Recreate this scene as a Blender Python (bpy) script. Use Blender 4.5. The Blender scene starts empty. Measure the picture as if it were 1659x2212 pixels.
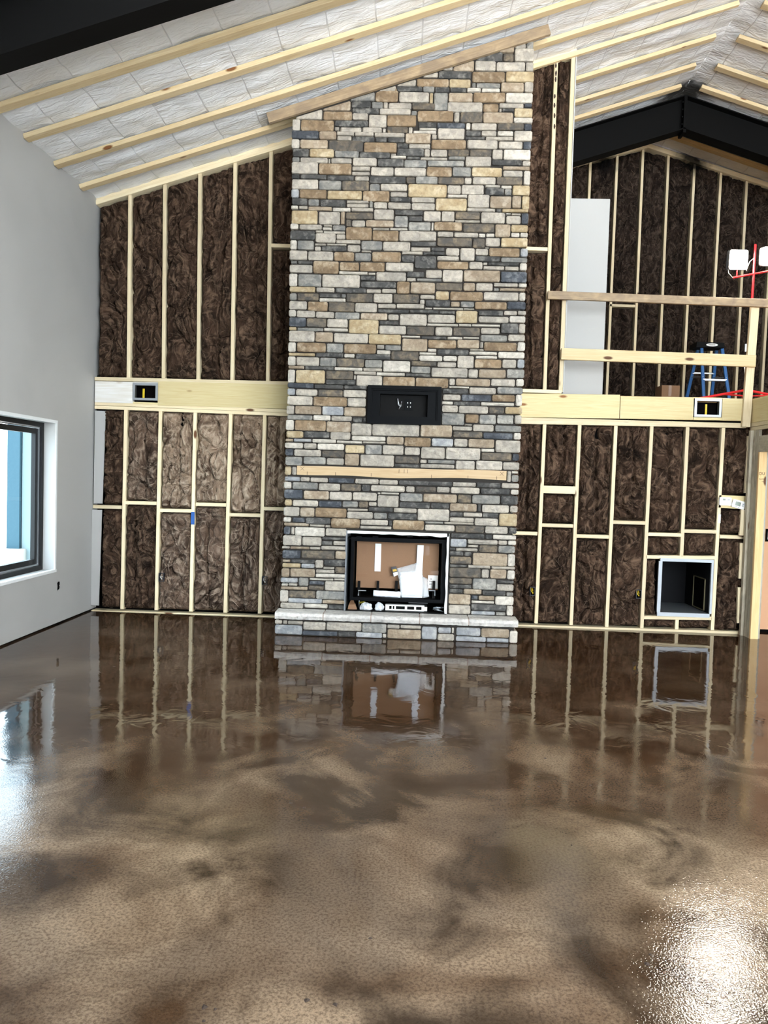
import bpy, math, random
from mathutils import Vector, Matrix, noise
random.seed(7)
# ------------------------------------------------------------------ camera, world, exposure
W, H, F = 1659, 2212, 1600.0
CAMZ = 1.65
ROLL, PITCH, YAW = math.radians(1.729), math.radians(-2.395), math.radians(-1.796)
def cam_axes():
    f = Vector((math.sin(YAW), math.cos(YAW), 0)); r = Vector((math.cos(YAW), -math.sin(YAW), 0)); u = Vector((0, 0, 1))
    f2 = f*math.cos(PITCH) + u*math.sin(PITCH); u2 = u*math.cos(PITCH) - f*math.sin(PITCH)
    return r*math.cos(ROLL) + u2*math.sin(ROLL), u2*math.cos(ROLL) - r*math.sin(ROLL), f2
CR, CU, CF = cam_axes()
O = Vector((0, 0, CAMZ))
sc = bpy.context.scene
C = sc.collection
cam = bpy.data.cameras.new('camera'); camo = bpy.data.objects.new('camera', cam); C.objects.link(camo)
cam.sensor_fit = 'VERTICAL'; cam.sensor_height = 36.0; cam.sensor_width = 27.0
cam.lens = F/H*36.0; cam.clip_start = 0.05; cam.clip_end = 400
camo.matrix_world = Matrix(((CR.x, CU.x, -CF.x, 0), (CR.y, CU.y, -CF.y, 0), (CR.z, CU.z, -CF.z, CAMZ), (0, 0, 0, 1)))
sc.camera = camo
w = bpy.data.worlds.new('World'); sc.world = w; w.use_nodes = True
bg = w.node_tree.nodes['Background']; bg.inputs[0].default_value = (0.88, 0.95, 1.0, 1); bg.inputs[1].default_value = 11.0
sc.view_settings.view_transform = 'Standard'; sc.view_settings.look = 'None'
sc.view_settings.exposure = 0.72; sc.view_settings.gamma = 1.0; sc.view_settings.use_curve_mapping = False

def spot(name, loc, aim, power, size, col, rad=.12):
    l = bpy.data.lights.new(name, 'SPOT'); l.energy = power; l.spot_size = math.radians(size); l.spot_blend = 1.0; l.color = col; l.shadow_soft_size = rad
    o = bpy.data.objects.new(name, l); C.objects.link(o); o.location = loc; o.rotation_euler = (Vector(aim)-Vector(loc)).to_track_quat('-Z', 'Y').to_euler(); return o
# added fill spot behind the camera to brighten the ceiling; no fixture stands there
spot('ceiling_fill_spot', (.4, -2.5, 2.3), (.1, 4.6, 6.4), 1700, 50, (1, .98, .95))
cy = sc.cycles; cy.max_bounces = 6; cy.diffuse_bounces = 3; cy.glossy_bounces = 3; cy.transmission_bounces = 4; cy.transparent_max_bounces = 8; cy.caustics_reflective = False; cy.caustics_refractive = False
# ------------------------------------------------------------------ pixel -> place
def ray(x, y): return CR*((x-W/2)/F) + CU*((H/2-y)/F) + CF
def PY(x, y, d): r = ray(x, y); return O + r*((d-O.y)/r.y)
def PX(x, y, d): r = ray(x, y); return O + r*((d-O.x)/r.x)
def PZ(x, y, d): r = ray(x, y); return O + r*((d-O.z)/r.z)
D = 8.67            # front of the studs on the back wall
DL = 12.2           # front of the studs on the loft's rear wall
DC = 7.88           # stone face of the chimney
XL = -3.735         # left wall
XR = 3.90           # right-hand loft edge
RX, SL = 3.66, 0.321
def zc(x): return 4.78 + SL*(x-XL) if x <= RX else 4.78 + SL*(2*RX-x-XL)
RZ = zc(RX)
LF = 2.72           # loft floor level

# ------------------------------------------------------------------ helpers
WM = {}
def link(o, parent=None, mw=None):
    C.objects.link(o)
    mw = mw or Matrix()
    WM[o] = mw
    if parent is not None:
        o.parent = parent
        o.matrix_parent_inverse = WM[parent].inverted()
    o.matrix_basis = mw
    return o
def tag(o, label=None, cat=None, group=None, kind=None):
    if label: o['label'] = label
    if cat: o['category'] = cat
    if group: o['group'] = group
    if kind: o['kind'] = kind
    return o
def empty(name, loc=(0, 0, 0), label=None, cat=None, group=None, kind=None):
    o = bpy.data.objects.new(name, None); o.empty_display_size = 0.1
    link(o, None, Matrix.Translation(Vector(loc)))
    return tag(o, label, cat, group, kind)
class MB:
    def __init__(s): s.v = []; s.f = []; s.m = []
    def add(s, vs, fs, mi=0):
        b = len(s.v); s.v += [Vector(p) for p in vs]
        for f in fs: s.f.append([b+i for i in f]); s.m.append(mi)
        return s
    def box(s, a, b, mi=0):
        x0, y0, z0 = a; x1, y1, z1 = b
        return s.add([(x0,y0,z0),(x1,y0,z0),(x1,y1,z0),(x0,y1,z0),(x0,y0,z1),(x1,y0,z1),(x1,y1,z1),(x0,y1,z1)],
                     [(0,3,2,1),(4,5,6,7),(0,1,5,4),(1,2,6,5),(2,3,7,6),(3,0,4,7)], mi)
    def prism(s, pts, y0, y1, mi=0):          # pts (x,z) counter-clockwise seen from -y
        n = len(pts)
        return s.add([(x, y0, z) for x, z in pts] + [(x, y1, z) for x, z in pts],
                     [tuple(range(n)), tuple(range(2*n-1, n-1, -1))] + [(i, i+n, (i+1) % n + n, (i+1) % n) for i in range(n)], mi)
    def tube(s, pts, r, n=8, mi=0, cap=True):
        rings = []; pts = [Vector(p) for p in pts]
        for i, p in enumerate(pts):
            t = (pts[min(i+1, len(pts)-1)] - pts[max(i-1, 0)]).normalized()
            a = t.cross(Vector((0, 0, 1)))
            if a.length < .05: a = t.cross(Vector((1, 0, 0)))
            a.normalize(); b = t.cross(a)
            rr = r[i] if isinstance(r, (list, tuple)) else r
            rings.append([p + a*rr*math.cos(2*math.pi*k/n) + b*rr*math.sin(2*math.pi*k/n) for k in range(n)])
        vs = sum(rings, []); fs = []
        for i in range(len(pts)-1):
            for k in range(n): fs.append((i*n+k, i*n+(k+1) % n, (i+1)*n+(k+1) % n, (i+1)*n+k))
        if cap: fs += [tuple(range(n-1, -1, -1)), tuple((len(pts)-1)*n+k for k in range(n))]
        return s.add(vs, fs, mi)
    def build(s, name, mat, parent=None, smooth=False, mw=None, recenter=True):
        me = bpy.data.meshes.new(name)
        if mw is None and recenter and s.v:
            lo = Vector([min(p[i] for p in s.v) for i in range(3)]); hi = Vector([max(p[i] for p in s.v) for i in range(3)])
            c = Vector(((lo.x+hi.x)/2, (lo.y+hi.y)/2, lo.z)); mw = Matrix.Translation(c)
            vs = [p-c for p in s.v]
        else: vs = s.v
        me.from_pydata([tuple(p) for p in vs], [], s.f)
        mats = mat if isinstance(mat, (list, tuple)) else [mat]
        for m in mats: me.materials.append(m)
        if len(mats) > 1:
            for p, mi in zip(me.polygons, s.m): p.material_index = mi
        if smooth: me.polygons.foreach_set('use_smooth', [True]*len(me.polygons))
        me.update()
        return link(bpy.data.objects.new(name, me), parent, mw)
def bar(name, A, B, wd, dp, mat, parent, nrm=(0, 1, 0), cham=0.003):
    """lumber from A to B; front face lies on A-B, body goes dp along nrm"""
    A = Vector(A); B = Vector(B); L = (B-A).length; X = (B-A).normalized(); Y = Vector(nrm); Y = (Y-X*Y.dot(X)).normalized(); Z = X.cross(Y)
    h = wd/2; c = cham
    sec = [(c, -h), (dp-c, -h), (dp, -h+c), (dp, h-c), (dp-c, h), (c, h), (0, h-c), (0, -h+c)]
    m = MB()
    m.add([(0, a, b) for a, b in sec] + [(L, a, b) for a, b in sec],
          [tuple(range(8))] + [tuple(range(15, 7, -1))] + [(i+8, (i+1) % 8 + 8, (i+1) % 8, i) for i in range(8)])
    M = Matrix(((X.x, Y.x, Z.x, A.x), (X.y, Y.y, Z.y, A.y), (X.z, Y.z, Z.z, A.z), (0, 0, 0, 1)))
    return m.build(name, mat, parent, mw=M)

# ------------------------------------------------------------------ materials
def lin(c): return tuple(((v/255)/12.92 if v/255 <= .04045 else ((v/255+.055)/1.055)**2.4) for v in c) + (1,)
def newmat(name):
    m = bpy.data.materials.new(name); m.use_nodes = True
    nt = m.node_tree; return m, nt, nt.nodes['Principled BSDF']
def plain(name, rgb, rough=.6, metal=0, spec=.5, emit=None, alpha=1):
    m, nt, p = newmat(name); p.inputs['Base Color'].default_value = lin(rgb); p.inputs['Roughness'].default_value = rough
    p.inputs['Metallic'].default_value = metal; p.inputs['Specular IOR Level'].default_value = spec
    if emit: p.inputs['Emission Color'].default_value = lin(rgb); p.inputs['Emission Strength'].default_value = emit
    n = nt.nodes.new('ShaderNodeTexNoise'); n.inputs['Scale'].default_value = 40; n.inputs['Detail'].default_value = 4
    tc = nt.nodes.new('ShaderNodeTexCoord'); nt.links.new(tc.outputs['Object'], n.inputs['Vector'])
    b = nt.nodes.new('ShaderNodeBump'); b.inputs['Strength'].default_value = .06; b.inputs['Distance'].default_value = .01
    nt.links.new(n.outputs['Fac'], b.inputs['Height']); nt.links.new(b.outputs['Normal'], p.inputs['Normal'])
    return m
class NT:
    def __init__(s, nt): s.nt = nt
    def n(s, t, **kw):
        o = s.nt.nodes.new(t)
        for k, v in kw.items():
            if hasattr(o, k): setattr(o, k, v)
            else: o.inputs[k.replace('_', ' ')].default_value = v
        return o
    def l(s, a, b): s.nt.links.new(a, b)
    def noise(s, vec, scale, detail=4, dist=0, rough=.5):
        o = s.n('ShaderNodeTexNoise'); o.inputs['Scale'].default_value = scale; o.inputs['Detail'].default_value = detail
        o.inputs['Distortion'].default_value = dist; o.inputs['Roughness'].default_value = rough
        s.l(vec, o.inputs['Vector']); return o.outputs['Fac']
    def mapping(s, vec, scale=(1, 1, 1), loc=(0, 0, 0), rot=(0, 0, 0)):
        o = s.n('ShaderNodeMapping'); o.inputs['Scale'].default_value = scale; o.inputs['Location'].default_value = loc; o.inputs['Rotation'].default_value = rot
        s.l(vec, o.inputs['Vector']); return o.outputs['Vector']
    def ramp(s, fac, stops):
        o = s.n('ShaderNodeValToRGB'); e = o.color_ramp.elements
        while len(e) < len(stops): e.new(.5)
        for el, (p, c) in zip(e, stops): el.position = p; el.color = c
        s.l(fac, o.inputs['Fac']); return o.outputs['Color']
    def mix(s, fac, a, b, mode='MIX'):
        o = s.n('ShaderNodeMix'); o.data_type = 'RGBA'; o.blend_type = mode
        for v, i in ((fac, 0), (a, 6), (b, 7)):
            if isinstance(v, (int, float)): o.inputs[i].default_value = v
            elif isinstance(v, tuple): o.inputs[i].default_value = v
            else: s.l(v, o.inputs[i])
        return o.outputs[2]
    def math(s, op, a, b=0.0, clamp=False):
        o = s.n('ShaderNodeMath'); o.operation = op; o.use_clamp = clamp
        for v, i in ((a, 0), (b, 1)):
            if isinstance(v, (int, float)): o.inputs[i].default_value = v
            else: s.l(v, o.inputs[i])
        return o.outputs[0]
    def bump(s, h, strength, dist, p, normal=None):
        o = s.n('ShaderNodeBump'); o.inputs['Strength'].default_value = strength; o.inputs['Distance'].default_value = dist
        s.l(h, o.inputs['Height'])
        if normal is not None: s.l(normal, o.inputs['Normal'])
        if p is not None: s.l(o.outputs['Normal'], p.inputs['Normal'])
        return o.outputs['Normal']
    def coord(s, w='Object'): return s.n('ShaderNodeTexCoord').outputs[w]
    def rand(s): return s.n('ShaderNodeObjectInfo').outputs['Random']
def g(v): return (v, v, v, 1)

def wood(name, light, dark, knot=(95, 62, 38), rough=.6, wear=0.0):
    m, nt, p = newmat(name); t = NT(nt)
    co = t.coord(); r = t.rand()
    off = t.n('ShaderNodeVectorMath'); off.operation = 'ADD'; t.l(co, off.inputs[0])
    cb = t.n('ShaderNodeCombineXYZ'); t.l(t.math('MULTIPLY', r, 37.0), cb.inputs[0]); t.l(t.math('MULTIPLY', r, 3.0), cb.inputs[2]); t.l(cb.outputs[0], off.inputs[1])
    v = off.outputs[0]
    gr = t.noise(t.mapping(v, (1.2, 22, 22)), 2.2, 5, 1.2)
    big = t.noise(t.mapping(v, (.8, 6, 6)), 1.5, 2, .5)
    c = t.mix(t.ramp(gr, [(.32, g(0)), (.72, g(1))]), lin(light), lin(dark))
    c = t.mix(t.math('MULTIPLY', t.ramp(big, [(.35, g(0)), (.7, g(1))]), .5), c, lin(tuple(int(.5*a+.5*b) for a, b in zip(light, dark))))
    vo = t.n('ShaderNodeTexVoronoi'); t.l(t.mapping(v, (2.0, 5.5, 5.5)), vo.inputs['Vector']); vo.inputs['Scale'].default_value = 1.0
    c = t.mix(t.ramp(vo.outputs['Distance'], [(.08, g(1)), (.13, g(0))]), c, lin(knot))
    tint = t.math('MULTIPLY', t.math('SUBTRACT', r, .5), .3)
    hs = t.n('ShaderNodeHueSaturation'); t.l(c, hs.inputs['Color']); t.l(t.math('ADD', tint, 1.0), hs.inputs['Value'])
    c = hs.outputs[0]
    if wear:
        wn = t.noise(t.mapping(v, (3, 5, 5)), 2, 6, 1)
        c = t.mix(t.math('MULTIPLY', t.ramp(wn, [(.35, g(0)), (.65, g(1))]), wear), c, lin((120, 105, 92)))
    t.l(c, p.inputs['Base Color']); p.inputs['Roughness'].default_value = rough; p.inputs['Specular IOR Level'].default_value = .25
    t.bump(gr, .12, .004, p)
    return m
def stone(name, base, alt, hi, amt=.8):
    m, nt, p = newmat(name); t = NT(nt)
    ge = t.n('ShaderNodeNewGeometry').outputs['Position']; r = t.rand()
    off = t.n('ShaderNodeVectorMath'); off.operation = 'ADD'; t.l(ge, off.inputs[0])
    cb = t.n('ShaderNodeCombineXYZ'); t.l(t.math('MULTIPLY', r, 50.0), cb.inputs[1]); t.l(cb.outputs[0], off.inputs[1]); v = off.outputs[0]
    n1 = t.noise(v, 8.5, 2, .8); n2 = t.noise(v, 30, 3, 0, .6); n3 = t.noise(v, 11, 3, 0, .62)
    c = t.mix(t.math('MULTIPLY', t.ramp(n1, [(.42, g(0)), (.60, g(1))]), amt), lin(base), lin(alt))
    c = t.mix(t.math('MULTIPLY', t.ramp(n3, [(.5, g(0)), (.66, g(1))]), .75), c, lin(hi))
    c = t.mix(t.math('MULTIPLY', t.ramp(n2, [(.35, g(1)), (.55, g(0))]), .3), c, lin(tuple(int(k*.62) for k in base)))
    hs = t.n('ShaderNodeHueSaturation'); t.l(c, hs.inputs['Color']); t.l(t.math('ADD', t.math('MULTIPLY', r, .22), .89), hs.inputs['Value'])
    t.l(hs.outputs[0], p.inputs['Base Color']); p.inputs['Roughness'].default_value = .82; p.inputs['Specular IOR Level'].default_value = .25
    h = t.math('ADD', t.math('MULTIPLY', n3, 1.0), t.math('MULTIPLY', n2, .5))
    t.bump(h, .8, .018, p)
    return m
STONE = {
 'w': stone('stone_white', (198, 191, 179), (178, 172, 161), (214, 208, 196)),
 'l': stone('stone_light', (175, 167, 154), (150, 145, 136), (193, 185, 172)),
 'g': stone('stone_grey', (140, 138, 131), (108, 109, 108), (170, 166, 157)),
 'd': stone('stone_dark', (82, 81, 79), (56, 57, 57), (134, 132, 126)),
 'k': stone('stone_blue', (76, 80, 86), (56, 60, 66), (124, 127, 130)),
 'p': stone('stone_pale_blue', (158, 160, 162), (134, 138, 142), (186, 185, 182)),
 'b': stone('stone_brown', (140, 120, 95), (116, 98, 77), (178, 162, 138)),
 'y': stone('stone_yellow', (178, 161, 129), (156, 136, 104), (198, 184, 156)),
 'm': stone('stone_umber', (104, 96, 85), (74, 73, 71), (140, 125, 103)),
 't': stone('stone_taupe', (162, 147, 126), (138, 122, 103), (184, 171, 152)),
}
def batt_mat(name, dark, mid, light):
    m, nt, p = newmat(name); t = NT(nt)
    v = t.n('ShaderNodeNewGeometry').outputs['Position']
    wn = t.n('ShaderNodeTexNoise'); wn.inputs['Scale'].default_value = 1.8; wn.inputs['Detail'].default_value = 2; t.l(v, wn.inputs['Vector'])
    sc_ = t.n('ShaderNodeVectorMath'); sc_.operation = 'MULTIPLY_ADD'; t.l(wn.outputs['Color'], sc_.inputs[0]); sc_.inputs[1].default_value = (.7, .7, .7); t.l(v, sc_.inputs[2])
    wv = sc_.outputs[0]
    n1 = t.noise(wv, 4.0, 3, 0, .6); n2 = t.noise(t.mapping(wv, (19, 19, 4)), 1.0, 3, 0, .62); n3 = t.noise(t.mapping(wv, (3, 14, 11)), 1.6, 3, 0, .6)
    c = t.mix(t.ramp(n1, [(.34, g(0)), (.62, g(1))]), lin(dark), lin(mid))
    c = t.mix(t.math('MULTIPLY', t.ramp(n2, [(.48, g(0)), (.70, g(1))]), .75), c, lin(light))
    c = t.mix(t.math('MULTIPLY', t.ramp(n3, [(.55, g(0)), (.72, g(1))]), .6), c, lin(light))
    c = t.mix(t.math('MULTIPLY', t.ramp(n2, [(.28, g(1)), (.42, g(0))]), .6), c, lin(tuple(int(k*.5) for k in dark)))
    t.l(c, p.inputs['Base Color']); p.inputs['Roughness'].default_value = .95; p.inputs['Specular IOR Level'].default_value = .1
    h = t.math('ADD', t.math('MULTIPLY', n2, 1.0), t.math('MULTIPLY', n3, .8))
    t.bump(h, 1.0, .05, p)
    return m
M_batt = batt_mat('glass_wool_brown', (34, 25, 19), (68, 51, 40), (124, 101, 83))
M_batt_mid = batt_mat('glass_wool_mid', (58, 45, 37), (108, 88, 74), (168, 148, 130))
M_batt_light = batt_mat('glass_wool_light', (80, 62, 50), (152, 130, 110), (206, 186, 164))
M_fibre = plain('loose_glass_fibre', (106, 87, 72), .9)
M_fibre_light = plain('pale_glass_fibre', (178, 158, 138), .9)
M_pine = wood('pine_lumber', (230, 212, 172), (210, 184, 136))
M_stud = wood('pale_stud_lumber', (234, 220, 188), (216, 196, 156))
M_lvl = wood('yellow_pine_board', (226, 212, 166), (212, 190, 138), knot=(140, 92, 50))
M_strip = wood('furring_lumber', (224, 206, 168), (204, 178, 134), knot=(120, 76, 40))
M_old = wood('weathered_lumber', (190, 168, 136), (152, 130, 102), knot=(90, 60, 36), wear=.6)
M_jamb = wood('warm_lumber', (224, 194, 146), (206, 168, 114))
M_grey_wood = wood('grey_lumber', (206, 198, 178), (176, 166, 144), wear=.4)
M_black = plain('black_steel', (6, 6, 6), .6, 0, .12)
M_dark = plain('dark_cavity', (8, 7, 7), .95, 0, .05)
M_mortar = plain('dark_mortar', (46, 42, 38), .95)
M_galv = plain('galvanised_metal', (176, 182, 188), .38, .85)
M_white = plain('white_plastic', (236, 236, 232), .4)
M_foam = plain('white_foam', (236, 242, 250), .8)
M_plaster = plain('white_plaster', (228, 232, 232), .85)
M_red = plain('red_paint', (206, 34, 40), .35)
M_blue = plain('blue_fibreglass', (34, 98, 160), .45)
M_alu = plain('aluminium', (190, 192, 194), .35, .8)
M_yellow = plain('yellow_sheath', (232, 200, 40), .5)
M_bluetape = plain('blue_tape', (30, 86, 160), .6)
M_bframe = plain('black_window_frame', (12, 12, 13), .45, 0, .3)
M_drysheet = plain('gypsum_board', (186, 187, 185), .85)
M_tan = plain('tan_wall_paint', (206, 158, 122), .7)
M_ink = plain('pencil_ink', (60, 48, 40), .9)
M_lcd = plain('lcd_grey', (110, 122, 108), .3)
M_tape = plain('packing_tape', (132, 98, 70), .3)
M_gold = plain('gold_print', (196, 160, 60), .4)
M_frame = plain('blue_black_frame', (6, 8, 11), .55, 0, .08)
M_scorch = plain('black_spray_paint', (10, 10, 10), .8)
def cardboard():
    m, nt, p = newmat('cardboard'); t = NT(nt); v = t.coord()
    n = t.noise(v, 120, 2); n2 = t.noise(t.mapping(v, (3, 3, 90)), 2, 3)
    t.l(t.mix(t.math('MULTIPLY', n, .5), lin((142, 110, 84)), lin((124, 94, 70))), p.inputs['Base Color']); p.inputs['Roughness'].default_value = .9
    t.bump(n2, .1, .002, p); return m
M_card = cardboard()
def film(name, col, a):
    m, nt, p = newmat(name); p.inputs['Base Color'].default_value = col; p.inputs['Roughness'].default_value = .12; p.inputs['Alpha'].default_value = a
    t = NT(nt); t.bump(t.noise(t.coord(), 14, 4, 1.5), .8, .02, p); return m
M_film = film('clear_plastic_film', (.9, .93, .96, 1), .28)
def glass():
    m, nt, p = newmat('window_glass'); t = NT(nt)
    tr = t.n('ShaderNodeBsdfTransparent'); tr.inputs['Color'].default_value = (.42, .5, .55, 1); gl = t.n('ShaderNodeBsdfGlossy'); gl.inputs['Roughness'].default_value = .02
    fr = t.n('ShaderNodeLayerWeight'); fr.inputs['Blend'].default_value = .12; mx = t.n('ShaderNodeMixShader'); t.l(fr.outputs[0], mx.inputs[0]); t.l(tr.outputs[0], mx.inputs[1]); t.l(gl.outputs[0], mx.inputs[2])
    t.l(mx.outputs[0], nt.nodes['Material Output'].inputs[0]); return m
M_glass = glass()
def wallpaint():
    m, nt, p = newmat('primed_drywall'); t = NT(nt); v = t.n('ShaderNodeNewGeometry').outputs['Position']
    n = t.noise(v, .7, 3, .3); f = t.noise(v, 220, 3)
    t.l(t.mix(t.ramp(n, [(.42, g(0)), (.6, g(1))]), lin((178, 178, 176)), lin((171, 171, 169))), p.inputs['Base Color'])
    p.inputs['Roughness'].default_value = .6; t.bump(f, .12, .002, p); return m
M_wall = wallpaint()
def ceilmat():
    m, nt, p = newmat('white_vinyl_facing'); t = NT(nt); v = t.n('ShaderNodeNewGeometry').outputs['Position']
    sep = t.n('ShaderNodeSeparateXYZ'); t.l(v, sep.inputs[0])
    fx = t.math('FRACT', t.math('DIVIDE', sep.outputs[0], .43))
    seam = t.ramp(fx, [(.0, g(1)), (.02, g(0)), (.985, g(0)), (1.0, g(1))])
    n = t.noise(v, 1.5, 4, 1.0)
    c = t.mix(t.ramp(n, [(.35, g(0)), (.7, g(1))]), lin((244, 245, 246)), lin((236, 238, 241)))
    c = t.mix(t.math('MULTIPLY', seam, .22), c, lin((208, 211, 216)))
    t.l(c, p.inputs['Base Color']); p.inputs['Roughness'].default_value = .38
    wr = t.noise(t.mapping(v, (3.0, 9, 3), rot=(0, 0, .5)), 2.2, 3, 1.0)
    t.bump(t.math('SUBTRACT', wr, t.math('MULTIPLY', seam, .4)), .6, .03, p); return m
M_ceil = ceilmat()
def floormat():
    m, nt, p = newmat('stained_concrete'); t = NT(nt); v = t.n('ShaderNodeNewGeometry').outputs['Position']
    vs = t.mapping(v, (1, 1, 0))
    a = t.noise(vs, 1.0, 4, .7, .55); b = t.noise(t.mapping(vs, (1, 1, 1), (5, 9, 0)), 1.7, 4, .6, .55); f = t.noise(vs, 85, 2, 0, .7)
    d = t.noise(t.mapping(vs, (1, 1, 1), (11, 3, 0)), 1.1, 3, .6, .45)
    c = t.mix(t.ramp(a, [(.38, g(0)), (.62, g(1))]), lin((84, 62, 43)), lin((172, 150, 125)))
    c = t.mix(t.math('MULTIPLY', t.ramp(b, [(.43, g(0)), (.62, g(1))]), .92), c, lin((44, 32, 23)))
    c = t.mix(t.math('MULTIPLY', t.ramp(d, [(.5, g(0)), (.72, g(1))]), .6), c, lin((190, 170, 146)))
    c = t.mix(t.math('MULTIPLY', t.ramp(f, [(.42, g(0)), (.64, g(1))]), .55), c, lin((48, 34, 24)))
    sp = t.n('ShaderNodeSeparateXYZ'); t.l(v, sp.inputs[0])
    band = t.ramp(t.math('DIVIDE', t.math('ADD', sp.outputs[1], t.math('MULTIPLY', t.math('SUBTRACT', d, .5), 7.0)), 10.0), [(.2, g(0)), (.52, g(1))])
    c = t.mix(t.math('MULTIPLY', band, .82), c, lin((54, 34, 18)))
    t.l(c, p.inputs['Base Color'])
    p.inputs['Roughness'].default_value = .2; p.inputs['Specular IOR Level'].default_value = 0.0
    p.inputs['Coat Weight'].default_value = .9; p.inputs['Coat Roughness'].default_value = .045
    h1 = t.noise(vs, 130, 2, 0); h2 = t.noise(vs, 4, 2, 1.2)
    peel = t.math('MULTIPLY', h1, t.math('MULTIPLY', t.math('SUBTRACT', 1.0, band), .6)); wob = t.bump(t.math('ADD', h2, peel), .24, .006, None); t.l(wob, p.inputs['Coat Normal'])
    t.bump(h1, .5, .004, p, wob)
    return m
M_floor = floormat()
def lamp_mat():
    m, nt, p = newmat('lit_led_lens'); p.inputs['Emission Color'].default_value = (1, .9, .76, 1); p.inputs['Emission Strength'].default_value = 240; return m
M_led = lamp_mat()

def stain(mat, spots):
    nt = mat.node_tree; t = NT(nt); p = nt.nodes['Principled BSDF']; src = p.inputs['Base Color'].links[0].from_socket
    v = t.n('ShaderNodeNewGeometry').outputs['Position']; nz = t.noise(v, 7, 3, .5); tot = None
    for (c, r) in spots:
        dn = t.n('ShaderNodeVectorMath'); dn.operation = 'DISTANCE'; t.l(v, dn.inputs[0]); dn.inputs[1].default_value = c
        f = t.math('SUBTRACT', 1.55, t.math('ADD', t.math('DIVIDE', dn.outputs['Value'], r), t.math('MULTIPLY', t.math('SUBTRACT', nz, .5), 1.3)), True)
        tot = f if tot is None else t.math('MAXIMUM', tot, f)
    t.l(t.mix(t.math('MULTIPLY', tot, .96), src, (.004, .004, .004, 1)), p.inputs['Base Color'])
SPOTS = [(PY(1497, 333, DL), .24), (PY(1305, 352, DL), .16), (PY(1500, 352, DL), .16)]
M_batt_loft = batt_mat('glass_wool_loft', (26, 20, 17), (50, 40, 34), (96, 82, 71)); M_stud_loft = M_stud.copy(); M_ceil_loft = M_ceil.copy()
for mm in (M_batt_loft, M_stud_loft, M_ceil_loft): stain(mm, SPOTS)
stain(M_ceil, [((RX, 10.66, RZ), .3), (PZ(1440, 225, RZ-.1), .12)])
# ------------------------------------------------------------------ SETTING: floor, ceiling, walls
YB, XFR = -4.0, 2*RX-XL      # rear end of the building behind the camera; far right wall
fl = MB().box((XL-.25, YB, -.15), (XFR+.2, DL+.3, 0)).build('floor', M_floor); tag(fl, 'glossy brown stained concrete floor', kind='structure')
STRIPY = [6.52, 7.06, 7.66, 8.25, 8.72, 9.31, 9.93, 10.44, 11.2, 11.8]
def sheet(x0, x1, y0, y1, step):
    nx = max(2, int(abs(x1-x0)/step)); ny = max(2, int((y1-y0)/step)); m = MB(); vs = []
    for j in range(ny+1):
        y = y0+(y1-y0)*j/ny
        lo = max([s for s in STRIPY if s <= y] or [y-.3]); hi = min([s for s in STRIPY if s > y] or [y+.3])
        ph = (y-lo)/max(hi-lo, .01)
        for i in range(nx+1):
            x = x0+(x1-x0)*i/nx
            p = Vector((x*2.2+y*1.2, y*4.5, 0))
            near = math.exp(-min(ph, 1-ph)*3)
            wr = noise.noise(p*1.1)*.02 + noise.noise(Vector((x*9+y*5.5, y*5-x*5, 4)))*.02*near + .012*noise.noise(Vector((x*3.2, y*3.2, 2)))
            pill = .020*math.sin(math.pi*ph)*(.6+.8*noise.noise(Vector((x*1.3, y*.5, 9))))
            vs.append((x, y, zc(x)+.062+min(max(wr-pill, -.05), .05)))
    fs = [(j*(nx+1)+i, (j+1)*(nx+1)+i, (j+1)*(nx+1)+i+1, j*(nx+1)+i+1) for j in range(ny) for i in range(nx)]
    return m.add(vs, fs)
ceil_root = empty('ceiling', (RX, 8, RZ), kind='structure', label='white vinyl-faced insulation ceiling under the pitched roof')
sheet(XL-.02, RX, 4.6, DL+.2, .026).build('facing_sheet', M_ceil, ceil_root, smooth=True)
sheet(RX, RX+3.2, 7.0, DL+.2, .04).build('facing_sheet', M_ceil, ceil_root, smooth=True)
MB().add([(XL, YB, zc(XL)+.05), (RX, YB, RZ+.05), (RX, 4.6, RZ+.05), (XL, 4.6, zc(XL)+.05)], [(0, 1, 2, 3)]).build('facing_sheet', M_ceil, ceil_root)
MB().add([(RX, YB, RZ+.05), (XFR, YB, zc(XFR)+.05), (XFR, 7.0, zc(XFR)+.05), (RX, 7.0, RZ+.05)], [(0, 1, 2, 3)]).build('facing_sheet', M_ceil, ceil_root)
MB().add([(RX+3.2, 7.0, zc(RX+3.2)+.05), (XFR, 7.0, zc(XFR)+.05), (XFR, DL+.2, zc(XFR)+.05), (RX+3.2, DL+.2, zc(RX+3.2)+.05)], [(0, 1, 2, 3)]).build('facing_sheet', M_ceil, ceil_root)
nl = Vector((-SL, 0, 1)).normalized(); nr = Vector((SL, 0, 1)).normalized()
for i, y in enumerate(STRIPY):
    x1 = RX-.12
    if y == 8.72: continue
    x0 = XL+.01
    if y > 8.7: x0 = 1.76
    bar('furring_strip', (x0, y, zc(x0)-.005), (x1, y, zc(x1)-.005), .092, .046, M_strip, ceil_root, nrm=nl)
for y in [7.66, 8.25, 8.68, 9.31, 9.93, 10.44, 11.2, 11.8]:
    x0, x1 = RX+.14, RX+5
    bar('furring_strip', (x0, y, zc(x0)-.005), (x1, y, zc(x1)-.005), .092, .046, M_strip, ceil_root, nrm=nr)
# the plate strip over the wall, chimney to ridge
bar('furring_strip', (1.2, 8.66, zc(1.2)-.02), (RX-.12, 8.66, zc(RX-.12)-.02), .05, .05, M_strip, ceil_root, nrm=nl)

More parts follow.
